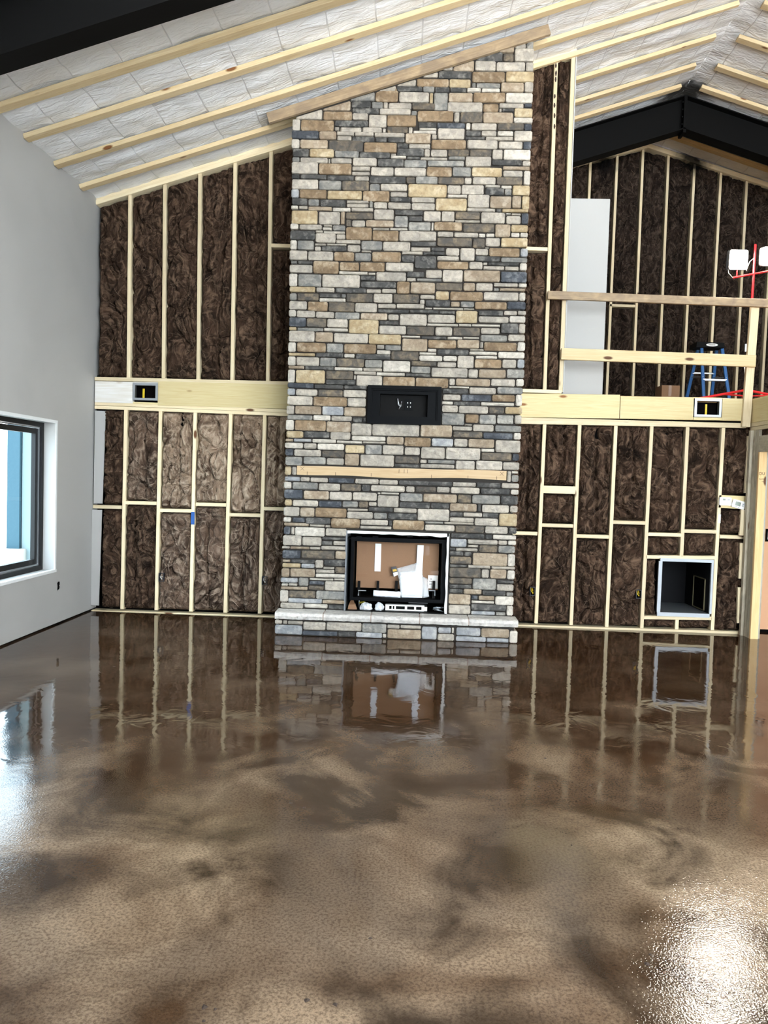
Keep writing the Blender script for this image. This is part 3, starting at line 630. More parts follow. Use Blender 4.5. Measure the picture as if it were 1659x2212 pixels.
# ------------------------------------------------------------------ STONE CHIMNEY
TILES = [
(600, 70, 5.53, """170 1028 268 1165 w;275 1040 668 1172 b;215 880 532 1035 l;540 932 888 1040 b;540 790 870 925 t;880 812 1115 898 d;890 898 1210 970 d;890 960 1080 1042 l;870 690 1160 818 g;1165 660 1440 822 b;1120 825 1258 908 g;1262 830 1315 905 l;1320 835 1600 910 l;1215 912 1590 980 l;1085 975 1300 1128 l;1305 985 1655 1118 b;678 1045 1080 1120 d;1305 1118 1555 1195 m;680 1128 735 1170 l;745 1125 1000 1185 l;1010 1128 1245 1190 l;1252 1140 1292 1190 w;1562 1125 1612 1200 l;1210 600 1415 700 l;1420 640 1728 705 d;1448 708 1810 832 l;1428 500 1653 636 l"""),
(880, 70, 5.53, """55 845 335 925 m;45 928 115 985 g;185 638 325 708 g;330 650 503 715 d;512 658 705 715 d;712 658 880 708 w;888 660 1108 708 w;768 595 820 655 d;825 598 1112 658 g;1118 598 1395 712 t;1400 590 1505 712 l;265 715 308 840 y;315 718 485 926 g;490 718 782 828 t;788 718 1170 832 b;1175 720 1500 838 w;478 832 898 950 l;905 845 1092 945 b;1100 840 1392 898 l;1400 842 1490 890 k;1098 905 1128 942 w;1135 905 1275 942 d;1278 900 1500 1008 y;120 932 552 1062 b;558 948 625 1065 l;630 952 898 1075 m;905 952 1265 1080 t;1270 1010 1500 1078 w;112 545 498 640 b;172 440 368 530 l;372 458 762 545 d;500 550 758 652 y;550 300 800 458 t;380 360 545 450 l;775 462 1168 590 b;1175 465 1515 588 y;808 338 1058 455 l;1065 348 1410 458 l;1415 350 1512 460 l;825 220 1140 335 d;1148 245 1275 340 m;1105 140 1278 240 t;1282 190 1515 345 l;1290 80 1420 188 l;1425 40 1512 188 g;130 1068 352 1138 d;355 1072 692 1140 k;700 1080 755 1160 w;765 1082 1068 1168 l;1075 1085 1392 1168 m;1395 1085 1490 1165 k"""),
(610, 240, 5.925, """118 248 465 352 k;470 255 692 360 t;693 258 918 310 l;925 262 1170 315 l;1178 275 1565 330 l;698 312 885 370 l;892 318 1178 390 d;1185 330 1340 395 d;1345 332 1565 400 d;1572 285 1900 410 t;113 352 218 470 w;225 358 580 475 t;588 370 1035 512 m;1040 400 1465 528 b;1470 405 1612 468 d;1465 470 1812 572 d;130 478 338 582 d;345 482 660 588 y;668 488 980 585 g;985 520 1380 600 d;1388 535 1455 565 l;1385 568 1585 605 w;1592 575 1763 610 d;122 580 218 645 g;228 590 580 660 l;585 605 612 660 w;620 598 890 665 l;900 595 1208 700 l;1215 610 1552 708 d;1558 615 1845 715 g;115 650 455 798 l;462 668 885 808 b;890 705 1125 762 l;885 768 1118 815 l;1130 712 1425 822 l;1432 725 1838 830 l;118 800 218 865 d;228 808 565 868 d;572 812 918 882 d;925 825 1108 885 l;1115 828 1580 920 d;1585 840 1698 925 m;118 868 458 995 l;462 880 755 1003 g;762 888 1108 1015 m;1115 928 1248 1020 g;1255 930 1600 1020 l;112 998 212 1105 p;218 1002 565 1117 b"""),
(880, 240, 5.925, """8 932 505 1098 y;18 418 293 478 l;150 212 375 245 w;75 245 372 285 w;312 290 378 355 l;388 215 735 355 l;748 240 942 315 d;948 250 1142 318 l;1152 252 1358 318 w;740 318 995 358 d;1003 325 1355 372 l;1365 252 1600 382 l;305 360 752 480 b;765 362 1158 478 l;1168 382 1478 480 l;1482 385 1588 482 k;215 480 290 578 l;298 485 512 578 l;522 485 790 575 m;800 485 1080 578 m;1088 490 1222 618 l;1230 488 1580 620 w;165 585 515 620 l;525 578 738 622 g;258 628 728 702 g;742 580 1075 708 l;1082 622 1468 695 d;1475 628 1580 698 l;1222 702 1570 752 t;1225 755 1480 838 l;1488 762 1575 945 w;245 708 572 832 b;578 712 818 832 g;825 715 1215 832 y;105 838 388 932 g;392 842 728 932 m;732 842 825 930 l;835 842 1132 938 l;1142 842 1475 942 m;512 940 688 1055 l;692 938 982 1060 l;995 945 1190 975 w;1200 945 1340 985 w;995 978 1238 1075 d;1245 992 1335 1075 g;1345 948 1570 1075 y;512 1062 770 1105 w"""),
(610, 410, 5.925, """572 5 1020 120 y;1028 15 1370 150 b;1380 22 1598 85 l;1378 88 1645 148 d;118 102 320 192 d;328 112 470 200 g;480 125 808 215 d;820 130 1105 170 l;820 174 1105 222 l;1112 145 1158 230 g;1168 155 1342 240 l;1350 155 1645 242 l;110 200 200 245 w;205 198 322 240 l;328 208 635 262 t;640 222 872 272 w;882 228 1162 275 l;112 258 450 432 y;460 275 738 438 l;745 275 800 438 t;808 285 1162 372 m;812 378 882 470 m;1168 250 1428 382 l;1438 255 1800 322 d;888 385 1060 470 l;1065 388 1425 475 t;1435 328 1608 475 g;100 430 205 505 w;215 440 505 508 l;528 445 635 475 l;510 478 632 515 w;640 448 805 518 g;95 518 415 635 d;425 515 518 548 l;525 525 800 558 w;420 552 682 675 l;688 562 805 630 l;812 478 1145 640 b;1155 482 1368 510 w;1375 482 1602 512 w;1152 517 1488 652 b;1495 522 1765 655 l;95 640 185 762 w;190 650 405 768 g;412 680 555 712 l;560 684 822 714 l;412 718 492 775 w;500 718 820 782 d;685 638 1000 688 l;830 698 998 790 l;1008 652 1278 768 g;1010 772 1138 800 l;1285 660 1640 780 l;88 772 318 895 l;325 785 650 902 l;658 790 918 908 b;925 805 1135 910 g;1145 790 1518 918 b;1528 785 1797 828 l;1525 832 1692 925 d;105 905 188 940 g;195 908 385 952 d;88 955 385 1058 l;392 912 722 1070 b;730 925 982 1035 b;988 920 1312 1040 b;1320 932 1680 1042 l;722 1042 1092 1085 w;1098 1055 1190 1085 w"""),
(880, 410, 5.925, """10 335 198 400 d;12 408 300 522 g;-15 665 38 778 l;50 95 350 163 l;52 168 355 260 l;360 105 762 265 y;772 60 1052 225 l;1058 75 1335 232 t;1340 78 1458 235 t;1465 75 1565 245 y;762 228 1128 275 l;1135 240 1208 285 d;1212 242 1550 288 y;205 270 430 400 l;435 275 605 405 l;612 282 930 380 m;608 384 930 418 l;940 288 1250 430 l;1258 290 1328 322 g;1335 292 1455 325 l;1265 328 1455 435 l;1460 295 1552 440 k;305 412 338 520 w;342 412 702 522 b;712 430 1118 540 m;1122 442 1318 605 t;1325 445 1545 540 y;118 530 372 652 l;385 532 592 600 l;597 540 908 605 l;912 552 1000 604 w;1010 552 1118 600 w;1325 545 1438 605 w;1445 545 1545 605 w;380 612 830 725 m;835 620 995 742 m;1000 608 1190 722 l;1198 615 1540 735 y;45 660 370 722 d;42 728 298 785 l;305 732 480 788 d;200 792 480 835 d;490 740 668 840 l;675 745 865 905 l;870 752 1035 840 l;996 730 1045 750 w;1045 740 1440 855 b;1448 745 1545 855 p;868 845 1190 918 d;1198 862 1540 925 g;92 845 368 1005 d;378 845 662 905 l;380 912 785 1012 b;790 918 965 1015 l;970 925 1025 960 w;1032 925 1430 968 d;972 972 1240 1022 l;1248 975 1430 1030 l;1438 935 1532 1035 w"""),
(610, 580, 5.925, """82 58 190 222 w;198 68 498 230 g;505 75 992 240 l;1000 88 1190 155 d;1000 165 1455 248 d;1197 42 1585 158 l;1590 38 1818 112 d;1592 118 1708 162 l;1462 165 1632 322 b;90 230 422 302 y;432 242 668 305 l;675 245 1068 310 d;1075 258 1265 312 l;1272 260 1455 315 l;88 310 182 402 g;188 312 465 408 m;470 315 745 370 d;752 320 812 370 g;470 375 808 425 w;815 318 1158 430 m;1162 320 1410 438 l;1418 328 1750 445 m;82 410 312 522 l;320 420 580 542 b;588 430 922 552 m;928 440 1212 558 l;1220 450 1452 508 l;1460 452 1816 512 l;1222 517 1622 568 d;78 524 172 612 w;180 535 418 625 l;425 548 662 632 l;668 555 988 645 g;1000 570 1345 658 t;1350 585 1490 662 l;1498 580 1850 728 l;82 622 300 742 k;305 632 565 748 m;572 645 838 756 l;845 652 1230 830 y;1238 670 1488 720 d;1235 728 1585 838 l;1590 740 1945 855 m;82 745 178 788 y;188 755 522 802 g;528 762 838 805 w;78 795 412 938 l;418 812 648 940 t;655 825 1098 948 l;1102 842 1520 972 y;1525 858 1765 888 w;1530 894 1855 1058 t;70 940 172 1065 w;185 948 555 1070 b;562 955 775 1075 g;785 962 1200 1088 b;1208 975 1305 1030 l;1312 978 1518 1048 g;1205 1042 1385 1098 w"""),
(880, 580, 5.925, """120 124 440 165 g;232 14 445 120 l;450 14 712 172 l;718 24 1188 170 t;1192 40 1530 180 k;38 178 355 322 t;362 180 708 278 m;715 182 868 288 t;875 185 1095 288 l;1105 185 1415 238 l;1422 188 1530 242 w;1105 245 1172 288 g;1180 248 1510 288 t;162 338 350 392 l;360 285 535 398 y;545 292 968 412 b;975 298 1425 410 l;1432 300 1515 412 w;160 396 222 455 w;230 402 548 490 d;555 422 672 490 t;678 420 858 495 g;862 428 1272 525 b;1278 420 1518 522 k;225 495 320 520 w;328 500 718 528 w;722 505 858 528 w;28 530 400 572 d;408 538 612 582 d;258 588 612 695 l;618 540 898 698 y;908 538 1228 604 d;1234 540 1405 598 l;1412 540 1520 595 l;908 612 1298 695 l;1305 605 1515 692 w;250 705 648 738 w;655 708 820 742 w;828 708 1190 742 w;1198 702 1420 832 d;1425 702 1515 828 l;355 750 575 862 l;588 752 932 862 m;938 758 1185 838 l;935 848 1280 932 g;1288 842 1508 932 l;178 865 502 905 d;510 872 708 905 w;714 872 922 900 w;262 912 628 1020 b;635 908 925 1020 t;930 938 972 1018 l;978 942 1402 1055 b;1408 938 1512 1055 w;258 1025 372 1066 w;380 1032 790 1108 d;798 1028 978 1058 l;152 1072 370 1105 w;792 1065 1148 1110 w"""),
(600, 750, 5.925, """135 70 475 112 y;482 70 838 128 d;848 82 985 135 w;995 85 1440 160 d;1448 50 1805 165 m;128 115 228 235 w;232 122 530 235 l;535 130 748 245 g;752 142 1108 255 m;1112 160 1338 262 g;1345 172 1697 318 w;135 235 338 275 t;345 238 715 290 d;722 255 1085 300 w;1090 264 1335 308 l;125 282 218 452 w;228 292 605 462 y;612 300 965 412 m;972 305 1258 352 l;1262 322 1628 368 w;970 355 998 412 w;612 417 992 482 d;1002 358 1335 500 l;1345 378 1755 505 b;122 455 460 522 k;465 478 838 535 d;848 488 1138 540 d;120 524 222 612 p;228 535 508 620 l;512 542 832 632 m;838 545 1135 642 l;118 625 445 740 l;452 635 885 755 b;890 648 1130 762 l;110 744 212 860 l;218 752 558 860 t;565 755 840 870 p;845 768 1128 885 t;118 868 445 930 g;450 868 675 938 w;682 878 950 945 l;955 898 1085 965 d;1088 900 1135 962 d;102 926 205 1062 w;212 934 615 1070 b;620 950 935 1090 t;940 975 1200 1132 l;1205 985 1815 1137 l"""),
(870, 750, 5.925, """35 335 355 378 d;208 105 508 178 w;518 110 695 180 w;698 108 912 268 l;932 110 1208 150 w;1218 60 1562 145 w;105 178 430 240 m;102 245 355 335 g;440 188 685 255 l;918 155 1265 270 b;1272 155 1455 268 l;1465 155 1560 268 p;365 262 832 385 l;840 278 965 392 l;972 282 1322 395 t;1332 278 1562 395 g;162 392 585 520 b;592 398 670 488 l;678 402 1122 498 t;1130 405 1442 502 l;1450 405 1552 502 w;592 498 852 528 w;505 532 840 595 d;850 515 1195 600 l;1205 512 1540 600 g;512 605 742 682 l;750 605 1135 692 k;1142 608 1440 698 b;1445 605 1530 755 w;498 690 645 732 w;652 698 995 750 d;1002 705 1430 752 w;498 742 708 835 l;715 752 1095 850 l;1102 765 1302 852 m;1310 765 1530 858 y;495 845 790 998 g;800 858 972 972 b;980 862 1198 985 g;1205 868 1420 985 g;1428 868 1522 985 l;792 980 888 1005 l"""),
(600, 900, 5.925, """105 182 325 270 y;335 188 662 272 d;670 195 930 295 l;945 250 1380 312 w;1392 255 1612 358 t;95 280 195 318 t;202 280 430 325 p;438 285 745 335 w;752 305 1082 345 w;1088 315 1380 348 l;88 332 325 405 w;332 338 495 412 l;505 345 850 428 w;860 362 1110 470 y;1118 358 1332 485 g;1340 365 1612 488 l;92 408 195 500 k;205 420 555 508 l;562 432 848 525 m;95 512 312 625 g;325 515 615 612 g;622 530 848 620 l;855 475 1042 628 t;1052 488 1490 640 l;1498 505 1812 600 m;1495 608 1812 652 d;88 635 172 748 y;180 640 238 748 l;85 765 285 825 p;290 772 408 832 l;415 780 642 842 l;650 785 978 850 k;985 795 1292 862 l;1298 808 1538 872 l;1548 818 1965 880 d;75 832 175 922 w;185 840 512 932 g;520 855 800 948 l;808 862 1068 955 m;1072 872 1182 958 d;1188 880 1628 962 l;80 932 318 1050 k;328 948 655 1060 t;660 962 950 1070 l;955 970 1268 1078 l;1275 968 1315 995 w;1320 970 1552 1000 w"""),
(860, 900, 5.925, """285 105 690 262 t;78 265 420 382 b;82 392 280 495 l;698 122 948 180 l;955 100 1228 192 l;1238 112 1580 198 g;702 188 1082 272 m;1088 205 1470 290 k;1478 205 1575 295 w;428 278 708 382 p;715 282 890 385 l;898 285 1235 400 t;1245 302 1568 462 l;292 392 600 542 l;608 398 1055 552 l;1062 408 1235 452 w;1065 462 1452 565 m;1462 472 1552 568 k;280 548 368 598 l;375 552 725 603 g;285 608 722 662 l;735 562 985 680 l;995 565 1335 685 l;1342 582 1555 685 l;1395 695 1445 838 l;1450 695 1540 732 w;1450 745 1545 838 g;372 828 692 888 d;698 840 998 898 l;1005 845 1315 912 d;1322 850 1550 920 l;100 890 212 970 l;218 895 488 968 m;492 898 662 975 l;670 905 1045 988 l;1052 920 1432 998 d;1440 932 1545 1002 w;20 980 312 1088 g;320 990 755 1100 t;762 998 940 1108 m;945 1005 1305 1118 g;1312 1012 1538 1130 d"""),
(590, 1040, 5.925, """1335 175 1608 330 l;148 228 240 312 y;245 240 575 322 l;582 250 875 332 k;882 252 1085 335 g;1092 255 1218 338 m;1222 262 1325 318 l;132 325 335 445 l;342 335 528 455 t;535 340 938 462 b;950 345 1212 382 l;1222 332 1535 392 d;1540 342 1838 402 l;945 387 1278 478 l;1285 400 1460 482 g;1465 407 1838 490 d;130 455 230 520 w;242 462 405 525 k;410 465 735 550 d;740 472 1108 598 b;135 528 455 575 t;465 550 658 582 l;662 558 732 590 l;1115 490 1472 562 l;1478 500 1522 568 d;1112 572 1515 612 l;1530 497 1932 622 b;132 578 218 682 k;228 585 270 682 l;275 587 660 705 w;670 600 942 702 l;122 690 362 822 l;370 710 618 825 l;628 712 940 753 d;622 760 760 818 d;765 762 938 820 l;112 828 210 862 l;215 832 465 870 t;470 838 605 875 l;612 828 938 882 l;115 878 350 990 k;358 884 788 992 m;795 890 935 995 t;120 998 215 1035 t;228 1000 530 1048 d;535 1005 640 1112 l;648 1005 932 1085 d;115 1045 350 1105 y;360 1052 528 1108 p"""),
(860, 1040, 5.925, """15 265 412 345 d;418 275 655 352 d;662 282 1010 388 t;1015 290 1065 390 d;1072 300 1422 402 l;1430 310 1532 400 l;245 352 655 508 l;660 395 830 452 d;835 398 1078 456 l;1082 405 1288 466 d;658 462 972 522 l;978 472 1282 570 l;1292 412 1525 578 y;340 512 580 545 g;588 520 970 555 l;340 555 725 636 l;730 565 1105 660 m;1112 578 1405 672 l;1412 588 1522 675 d;672 667 1108 730 d;1115 678 1205 740 d;1210 685 1512 745 w;668 733 878 842 p;888 745 1275 806 l;1282 755 1398 815 l;1405 755 1512 818 w;888 812 1028 848 l;660 850 732 882 d;738 854 1020 898 l;1035 818 1275 912 m;1282 825 1500 920 g;660 892 838 952 d;845 903 945 960 d;662 962 938 1060 m;952 920 1398 1085 t;1402 930 1500 1092 w;662 1065 885 1100 d;892 1070 1182 1115 l;1190 1088 1500 1126 l"""),
(580, 1210, 5.925, """700 85 845 117 l;850 88 988 170 m;165 102 268 218 t;272 108 592 220 t;605 122 845 170 l;602 175 985 228 w;152 225 375 290 p;380 225 510 335 g;522 232 830 262 w;835 234 980 265 w;165 298 248 332 w;255 295 368 332 l;515 270 712 320 k;155 338 500 382 t;510 328 708 382 m;718 270 982 395 l;142 385 250 538 w;258 392 600 486 m;605 396 980 508 g;248 490 685 555 p;690 512 978 562 t;150 545 445 618 l;452 560 755 618 w;762 575 972 632 d"""),
(850, 1210, 5.925, """715 98 1118 225 m;1125 118 1225 232 l;1238 118 1448 240 t;1455 130 1555 252 w;712 228 1005 308 m;1012 235 1315 382 g;1325 258 1542 302 d;1320 308 1540 398 l;712 312 998 362 d;710 368 888 425 d;895 370 1130 440 t;1138 388 1435 455 d;1445 412 1535 465 g;705 435 988 572 t;998 452 1080 508 k;1088 455 1295 518 t;998 522 1290 560 w;1302 465 1540 580 w;702 575 985 692 l;992 565 1440 650 d;1445 585 1535 715 w;992 654 1300 705 p;1310 668 1435 712 g"""),
]
HEARTH = [
(580, 1210, 5.925, """78 765 172 820 l;180 770 238 822 l;245 778 438 828 l;78 832 432 955 p;442 790 730 898 l;738 798 1192 908 l;1198 812 1510 932 g;432 908 882 970 k;888 915 1112 985 d;1118 925 1455 1000 p;1460 945 1508 998 w"""),
(850, 1210, 5.925, """-82 828 80 880 l;88 835 352 882 l;-82 888 355 1010 t;360 850 555 1018 p;568 860 740 940 p;745 865 775 940 w;560 945 778 1040 l;802 865 1115 975 p;1122 878 1482 998 t;795 980 1185 1055 p;1190 1002 1475 1065 p;1485 905 1590 1075 w"""),
]
# opening rectangles on the stone face
FBL, FBR = PY(748, 1150, DC).x, PY(970, 1160, DC).x
FBT = PY(860, 1149.5, DC).z; FBB = .25
TVA, TVB = PY(792.4, 915, DC), PY(954.4, 836, DC)
CLA, CLB = PY(632, 256.5, DC), PY(1152, 87.5, DC)          # slanted head of the stonework
def clip_z(x): return CLA.z + (CLB.z-CLA.z)*(x-CLA.x)/(CLB.x-CLA.x)
def clip_poly(pts):
    out = []
    for i in range(len(pts)):
        a, b = pts[i], pts[(i+1) % len(pts)]
        da, db = clip_z(a[0])-a[1], clip_z(b[0])-b[1]
        if da >= 0: out.append(a)
        if (da >= 0) != (db >= 0):
            t = da/(da-db); out.append((a[0]+(b[0]-a[0])*t, a[1]+(b[1]-a[1])*t))
    return out
def stone_mesh(m, poly, yf, depth, mi=0, rough=1.0):
    """poly: (x,z) ccw; rounded stone block, front towards -y"""
    n = len(poly); cx = sum(p[0] for p in poly)/n; cz = sum(p[1] for p in poly)/n
    ws = max(p[0] for p in poly)-min(p[0] for p in poly); hs = max(p[1] for p in poly)-min(p[1] for p in poly)
    r = min(.012, ws*.2, hs*.2)
    pts = []
    for i in range(n):
        p, a, b = Vector(poly[i]), Vector(poly[i-1]), Vector(poly[(i+1) % n])
        da, db = a-p, b-p
        if da.length < 1e-4 or db.length < 1e-4: continue
        pts += [p+da.normalized()*min(r, da.length*.3), p+db.normalized()*min(r, db.length*.3)]
        if db.length > .09: mid = p+db*random.uniform(.35, .65); nn = Vector((-db.y, db.x)).normalized(); pts.append(mid+nn*random.uniform(-.0022, .0022))
    k = len(pts)
    def inset(d):
        res = []
        for p in pts:
            v = Vector((cx, cz))-p
            sx = max(0, 1-d/max(ws/2, d*1.3)); sz = max(0, 1-d/max(hs/2, d*1.3))
            res.append(Vector((cx+(p.x-cx)*sx, cz+(p.y-cz)*sz)))
        return res
    tx, tz = random.uniform(-.02, .02)*rough, random.uniform(-.03, .03)*rough
    def fy(p, base): return base + (p.x-cx)*tx + (p.y-cz)*tz
    i1 = inset(.0035); i2 = inset(min(.014, hs*.28))
    ring = [Vector((p.x, yf+depth, p.y)) for p in pts] + [Vector((p.x, fy(p, yf+.011), p.y)) for p in pts] + \
           [Vector((p.x, fy(p, yf+.004)+random.uniform(-.001, .001), p.y)) for p in i1] + [Vector((p.x, fy(p, yf)+random.uniform(-.003, .003)*rough, p.y)) for p in i2]
    fs = []
    for q in range(3):
        for i in range(k): fs.append((q*k+i, q*k+(i+1) % k, (q+1)*k+(i+1) % k, (q+1)*k+i))
    ring.append(Vector((cx, yf-.002+random.uniform(-.003, .002)*rough, cz)))
    for i in range(k): fs.append((3*k+i, 3*k+(i+1) % k, 4*k))
    m.add(ring, fs, mi)
def read_stones(tiles, d):
    out = []
    for ox, oy, s, txt in tiles:
        for e in txt.split(';'):
            a = e.split(); x0, y0, x1, y1 = [float(v)/s for v in a[:4]]
            c = PY(ox+(x0+x1)/2, oy+(y0+y1)/2, d); k = (PY(ox+x1, oy+y0, d)-PY(ox+x0, oy+y0, d)).length/(x1-x0)
            hw, hh = (x1-x0)*k/2-.0022, (y1-y0)*k/2-.0022
            out.append([c.x-hw, c.z-hh, c.x+hw, c.z+hh, a[4]])
    return out
ch = empty('stone_chimney', (-.08, DC+.4, 0), 'tall ledgestone fireplace chimney rising from hearth to ceiling', 'fireplace')
items = []
stones = read_stones(TILES, DC)
xl_edge = min(s[0] for s in stones); xr_edge = max(s[2] for s in stones)
for s in stones:
    poly = clip_poly([(s[0], s[1]), (s[2], s[1]), (s[2], s[3]), (s[0], s[3])])
    if len(poly) < 3: continue
    xa = min(p[0] for p in poly); xb = max(p[0] for p in poly); za = min(p[1] for p in poly); zb = max(p[1] for p in poly)
    area = sum(poly[i][0]*poly[(i+1) % len(poly)][1]-poly[(i+1) % len(poly)][0]*poly[i][1] for i in range(len(poly)))/2
    if area < 4e-5: continue
    edge = (xa < -1.28) or (xb > 1.10)
    items.append((area, poly, s[4], edge))
items.sort(key=lambda t: -t[0])
KEYS = list(STONE.keys())
rest = MB()
for i, (area, poly, key, edge) in enumerate(items):
    yf = DC + random.uniform(-.012, .008); dep = .04 if not edge else D-DC-.02
    if i < 300:
        m = MB(); stone_mesh(m, poly, yf, dep); o = m.build('stone', STONE[key], ch)
    else: stone_mesh(rest, poly, yf, dep, KEYS.index(key))
o = rest.build('small_stones', [STONE[k] for k in KEYS], ch); o['kind'] = 'stuff'; o['label'] = 'small filler stones of the chimney'
# core
x0, x1 = -1.29, 1.12; yc0, yc1 = DC+.026, D-.02
m = MB()
def cbox(xa, xb, za, zb): m.box((xa, yc0, za), (xb, yc1, zb))
cbox(x0, FBL, 0, FBT); cbox(FBR, x1, 0, FBT); cbox(x0, x1, FBT, TVA.z); cbox(x0, TVA.x+.01, TVA.z, TVB.z); cbox(TVB.x-.01, x1, TVA.z, TVB.z)
m.prism([(x0, TVB.z), (x1, TVB.z), (x1, clip_z(x1)+.03), (x0, clip_z(x0)+.03)], yc0, yc1)
cbox(FBL, FBR, 0, FBB-.03)
m.build('core', M_mortar, ch)
# mantel ledger board let into the stone, wavy edges, pencil marks
A, B = PY(641.5, 1016, DC+.01), PY(1094, 1027.5, DC+.01)
nseg = 30; top = []; bot = []
for i in range(nseg+1):
    f = i/nseg; x = A.x+(B.x-A.x)*f; z = A.z+(B.z-A.z)*f
    top.append((x, z+.050+.010*noise.noise(Vector((f*4, 3, 0))))); bot.append((x, z-.046-.024*noise.noise(Vector((f*3.2+2, 0, 0)))))
ml = MB().prism(bot+top[::-1], DC+.008, DC+.03).build('mantel_ledger', wood('mantel_wood', (204, 180, 144), (186, 158, 120), knot=(190, 162, 124)), ch)
mk = MB()
for px in (641.5+22, 725, 802, 932, 1011, 1073):
    p = PY(px, 1016+(px-641.5)*11.5/452.5, DC+.007); mk.box((p.x-.002, DC+.0065, p.z-.045), (p.x+.002, DC+.0082, p.z-.01))
for px in (653, 1084, 862, 880, 873):
    p = PY(px, 1012+(px-641.5)*11.5/452.5, DC+.007)
    for s in (-1, 1) if px in (653, 1084) else (0,):
        mk.add([p+Vector((-.02*s-.002, -.0005, -.02)), p+Vector((-.02*s+.002, -.0005, -.02)), p+Vector((.02*s+.002, -.0005, .02)), p+Vector((.02*s-.002, -.0005, .02))], [(0, 1, 2, 3)])
mk.build('pencil_marks', M_ink, ml)
# hearth
HX0, HX1, HYF = -1.345, 1.18, 7.69
hc = MB().box((HX0+.03, HYF+.02, 0), (HX1-.03, DC+.02, .17)).build('hearth', M_mortar, ch)
for x0s, z0s, x1s, z1s, key in read_stones(HEARTH, HYF):
    z0s = max(z0s, .004); z1s = min(z1s, .168)
    m = MB(); dep = .05 if (x0s > HX0+.02 and x1s < HX1-.02) else DC-HYF
    stone_mesh(m, [(x0s, z0s), (x1s, z0s), (x1s, z1s), (x0s, z1s)], HYF+random.uniform(-.006, .004), dep); m.build('hearth_stone', STONE[key], hc)
M_slab = stone('limestone_slab', (206, 202, 196), (188, 186, 184), (222, 218, 210), .5)
jx = [HX0-.012] + [PY(v, 1336, HYF-.03).x for v in (697.5, 801, 906.5, 1013)] + [HX1+.012]
for i in range(5):
    a, b = jx[i]+.006, jx[i+1]-.006; m = MB(); n = 16; rows = []
    prof = [(.175, .012), (.21, .0), (.237, .012), (.245, .035)]
    for k in range(n+1):
        x = a+(b-a)*k/n; j = [random.uniform(-.005, .005) for _ in prof]
        rows.append([(x, HYF-.035+py+jj, pz+jj*.3) for (pz, py), jj in zip(prof, j)] + [(x, DC+.02, .247), (x, DC+.02, .175)])
    vs = sum(rows, []); fs = []
    for k in range(n):
        for q in range(6): fs.append((k*6+q, (k+1)*6+q, (k+1)*6+(q+1) % 6, k*6+(q+1) % 6))
    fs += [tuple(range(5, -1, -1)), tuple(n*6+q for q in range(6))]
    m.add(vs, fs).build('hearth_slab', M_slab, hc)
    if i < 4: MB().box((jx[i+1]-.007, HYF-.02, .178), (jx[i+1]+.007, DC+.01, .24)).build('slab_joint', plain('pinkish_grout', (176, 160, 150), .9), hc)
# board that caps the stonework under the ceiling
A, B = PY(578, 254, DC-.03), PY(1187, 62, DC-.03)
cb = bar('capping_board', A, B, .105, .045, M_old, None)
tag(cb, 'weathered board running up the slanted head of the stonework', 'board')
A, B = PY(1120, 97, DC+.02), PY(1200, 72, DC+.02)

# ------------------------------------------------------------------ RECESSED BOX ABOVE THE MANTEL
tv = empty('recessed_box', (0.1, DC, TVA.z), 'black framed recessed outlet box set in the stone', 'box')
def fring(name, x0, x1, z0, z1, t, ya, yb, mat, parent):
    m = MB(); m.box((x0, ya, z0), (x0+t, yb, z1)); m.box((x1-t, ya, z0), (x1, yb, z1)); m.box((x0+t, ya, z0), (x1-t, yb, z0+t)); m.box((x0+t, ya, z1-t), (x1-t, yb, z1))
    return m.build(name, mat, parent)
tx0, tx1, tz0, tz1 = TVA.x+.002, TVB.x-.002, TVA.z+.002, TVB.z-.002
fring('outer_frame', tx0, tx1, tz0, tz1, .036, DC-.03, DC+.05, M_frame, tv)
fring('step_frame', tx0+.036, tx1-.036, tz0+.036, tz1-.036, .014, DC-.016, DC+.05, M_frame, tv)
iA, iB = PY(820, 898, DC), PY(924.5, 853, DC)
m = MB(); ya, yb = DC+.002, DC+.02
m.box((tx0+.05, ya, tz0+.05), (iA.x, yb, tz1-.05)); m.box((iB.x, ya, tz0+.05), (tx1-.05, yb, tz1-.05)); m.box((iA.x, ya, tz0+.05), (iB.x, yb, iA.z)); m.box((iA.x, ya, iB.z), (iB.x, yb, tz1-.05))
m.build('face_panel', M_frame, tv)
m = MB(); m.box((iA.x-.01, DC+.10, iA.z-.01), (iB.x+.01, DC+.11, iB.z+.01)); m.box((iA.x-.01, yb, iA.z-.01), (iA.x, DC+.1, iB.z+.01)); m.box((iB.x, yb, iA.z-.01), (iB.x+.01, DC+.1, iB.z+.01)); m.box((iA.x, yb, iA.z-.01), (iB.x, DC+.1, iA.z)); m.box((iA.x, yb, iB.z), (iB.x, DC+.1, iB.z+.01))
m.build('back_box', M_black, tv)
p = PY(883, 874, DC+.09)
ot = MB().box((p.x-.042, DC+.092, p.z-.06), (p.x+.042, DC+.1, p.z+.06)).build('outlet', M_frame, tv)
m = MB()
for dx in (-.012, .018):
    for dz in (-.025, .018): m.box((p.x+dx-.004, DC+.09, p.z+dz-.006), (p.x+dx+.004, DC+.0925, p.z+dz+.006))
m.build('outlet_slot', M_white, ot)
p = PY(863, 873, DC+.085)
MB().tube([p+Vector((-.02, 0, .06)), p+Vector((-.012, -.01, .0)), p+Vector((.01, -.012, -.03)), p+Vector((.025, 0, .03)), p+Vector((-.005, -.01, -.055))], [.004, .01, .008, .006, .003], 6).build('bagged_cable', M_film, tv, smooth=True)
MB().box((p.x-.03, DC+.092, p.z-.062), (p.x+.03, DC+.1, p.z+.062)).build('cable_plate', M_black, tv)

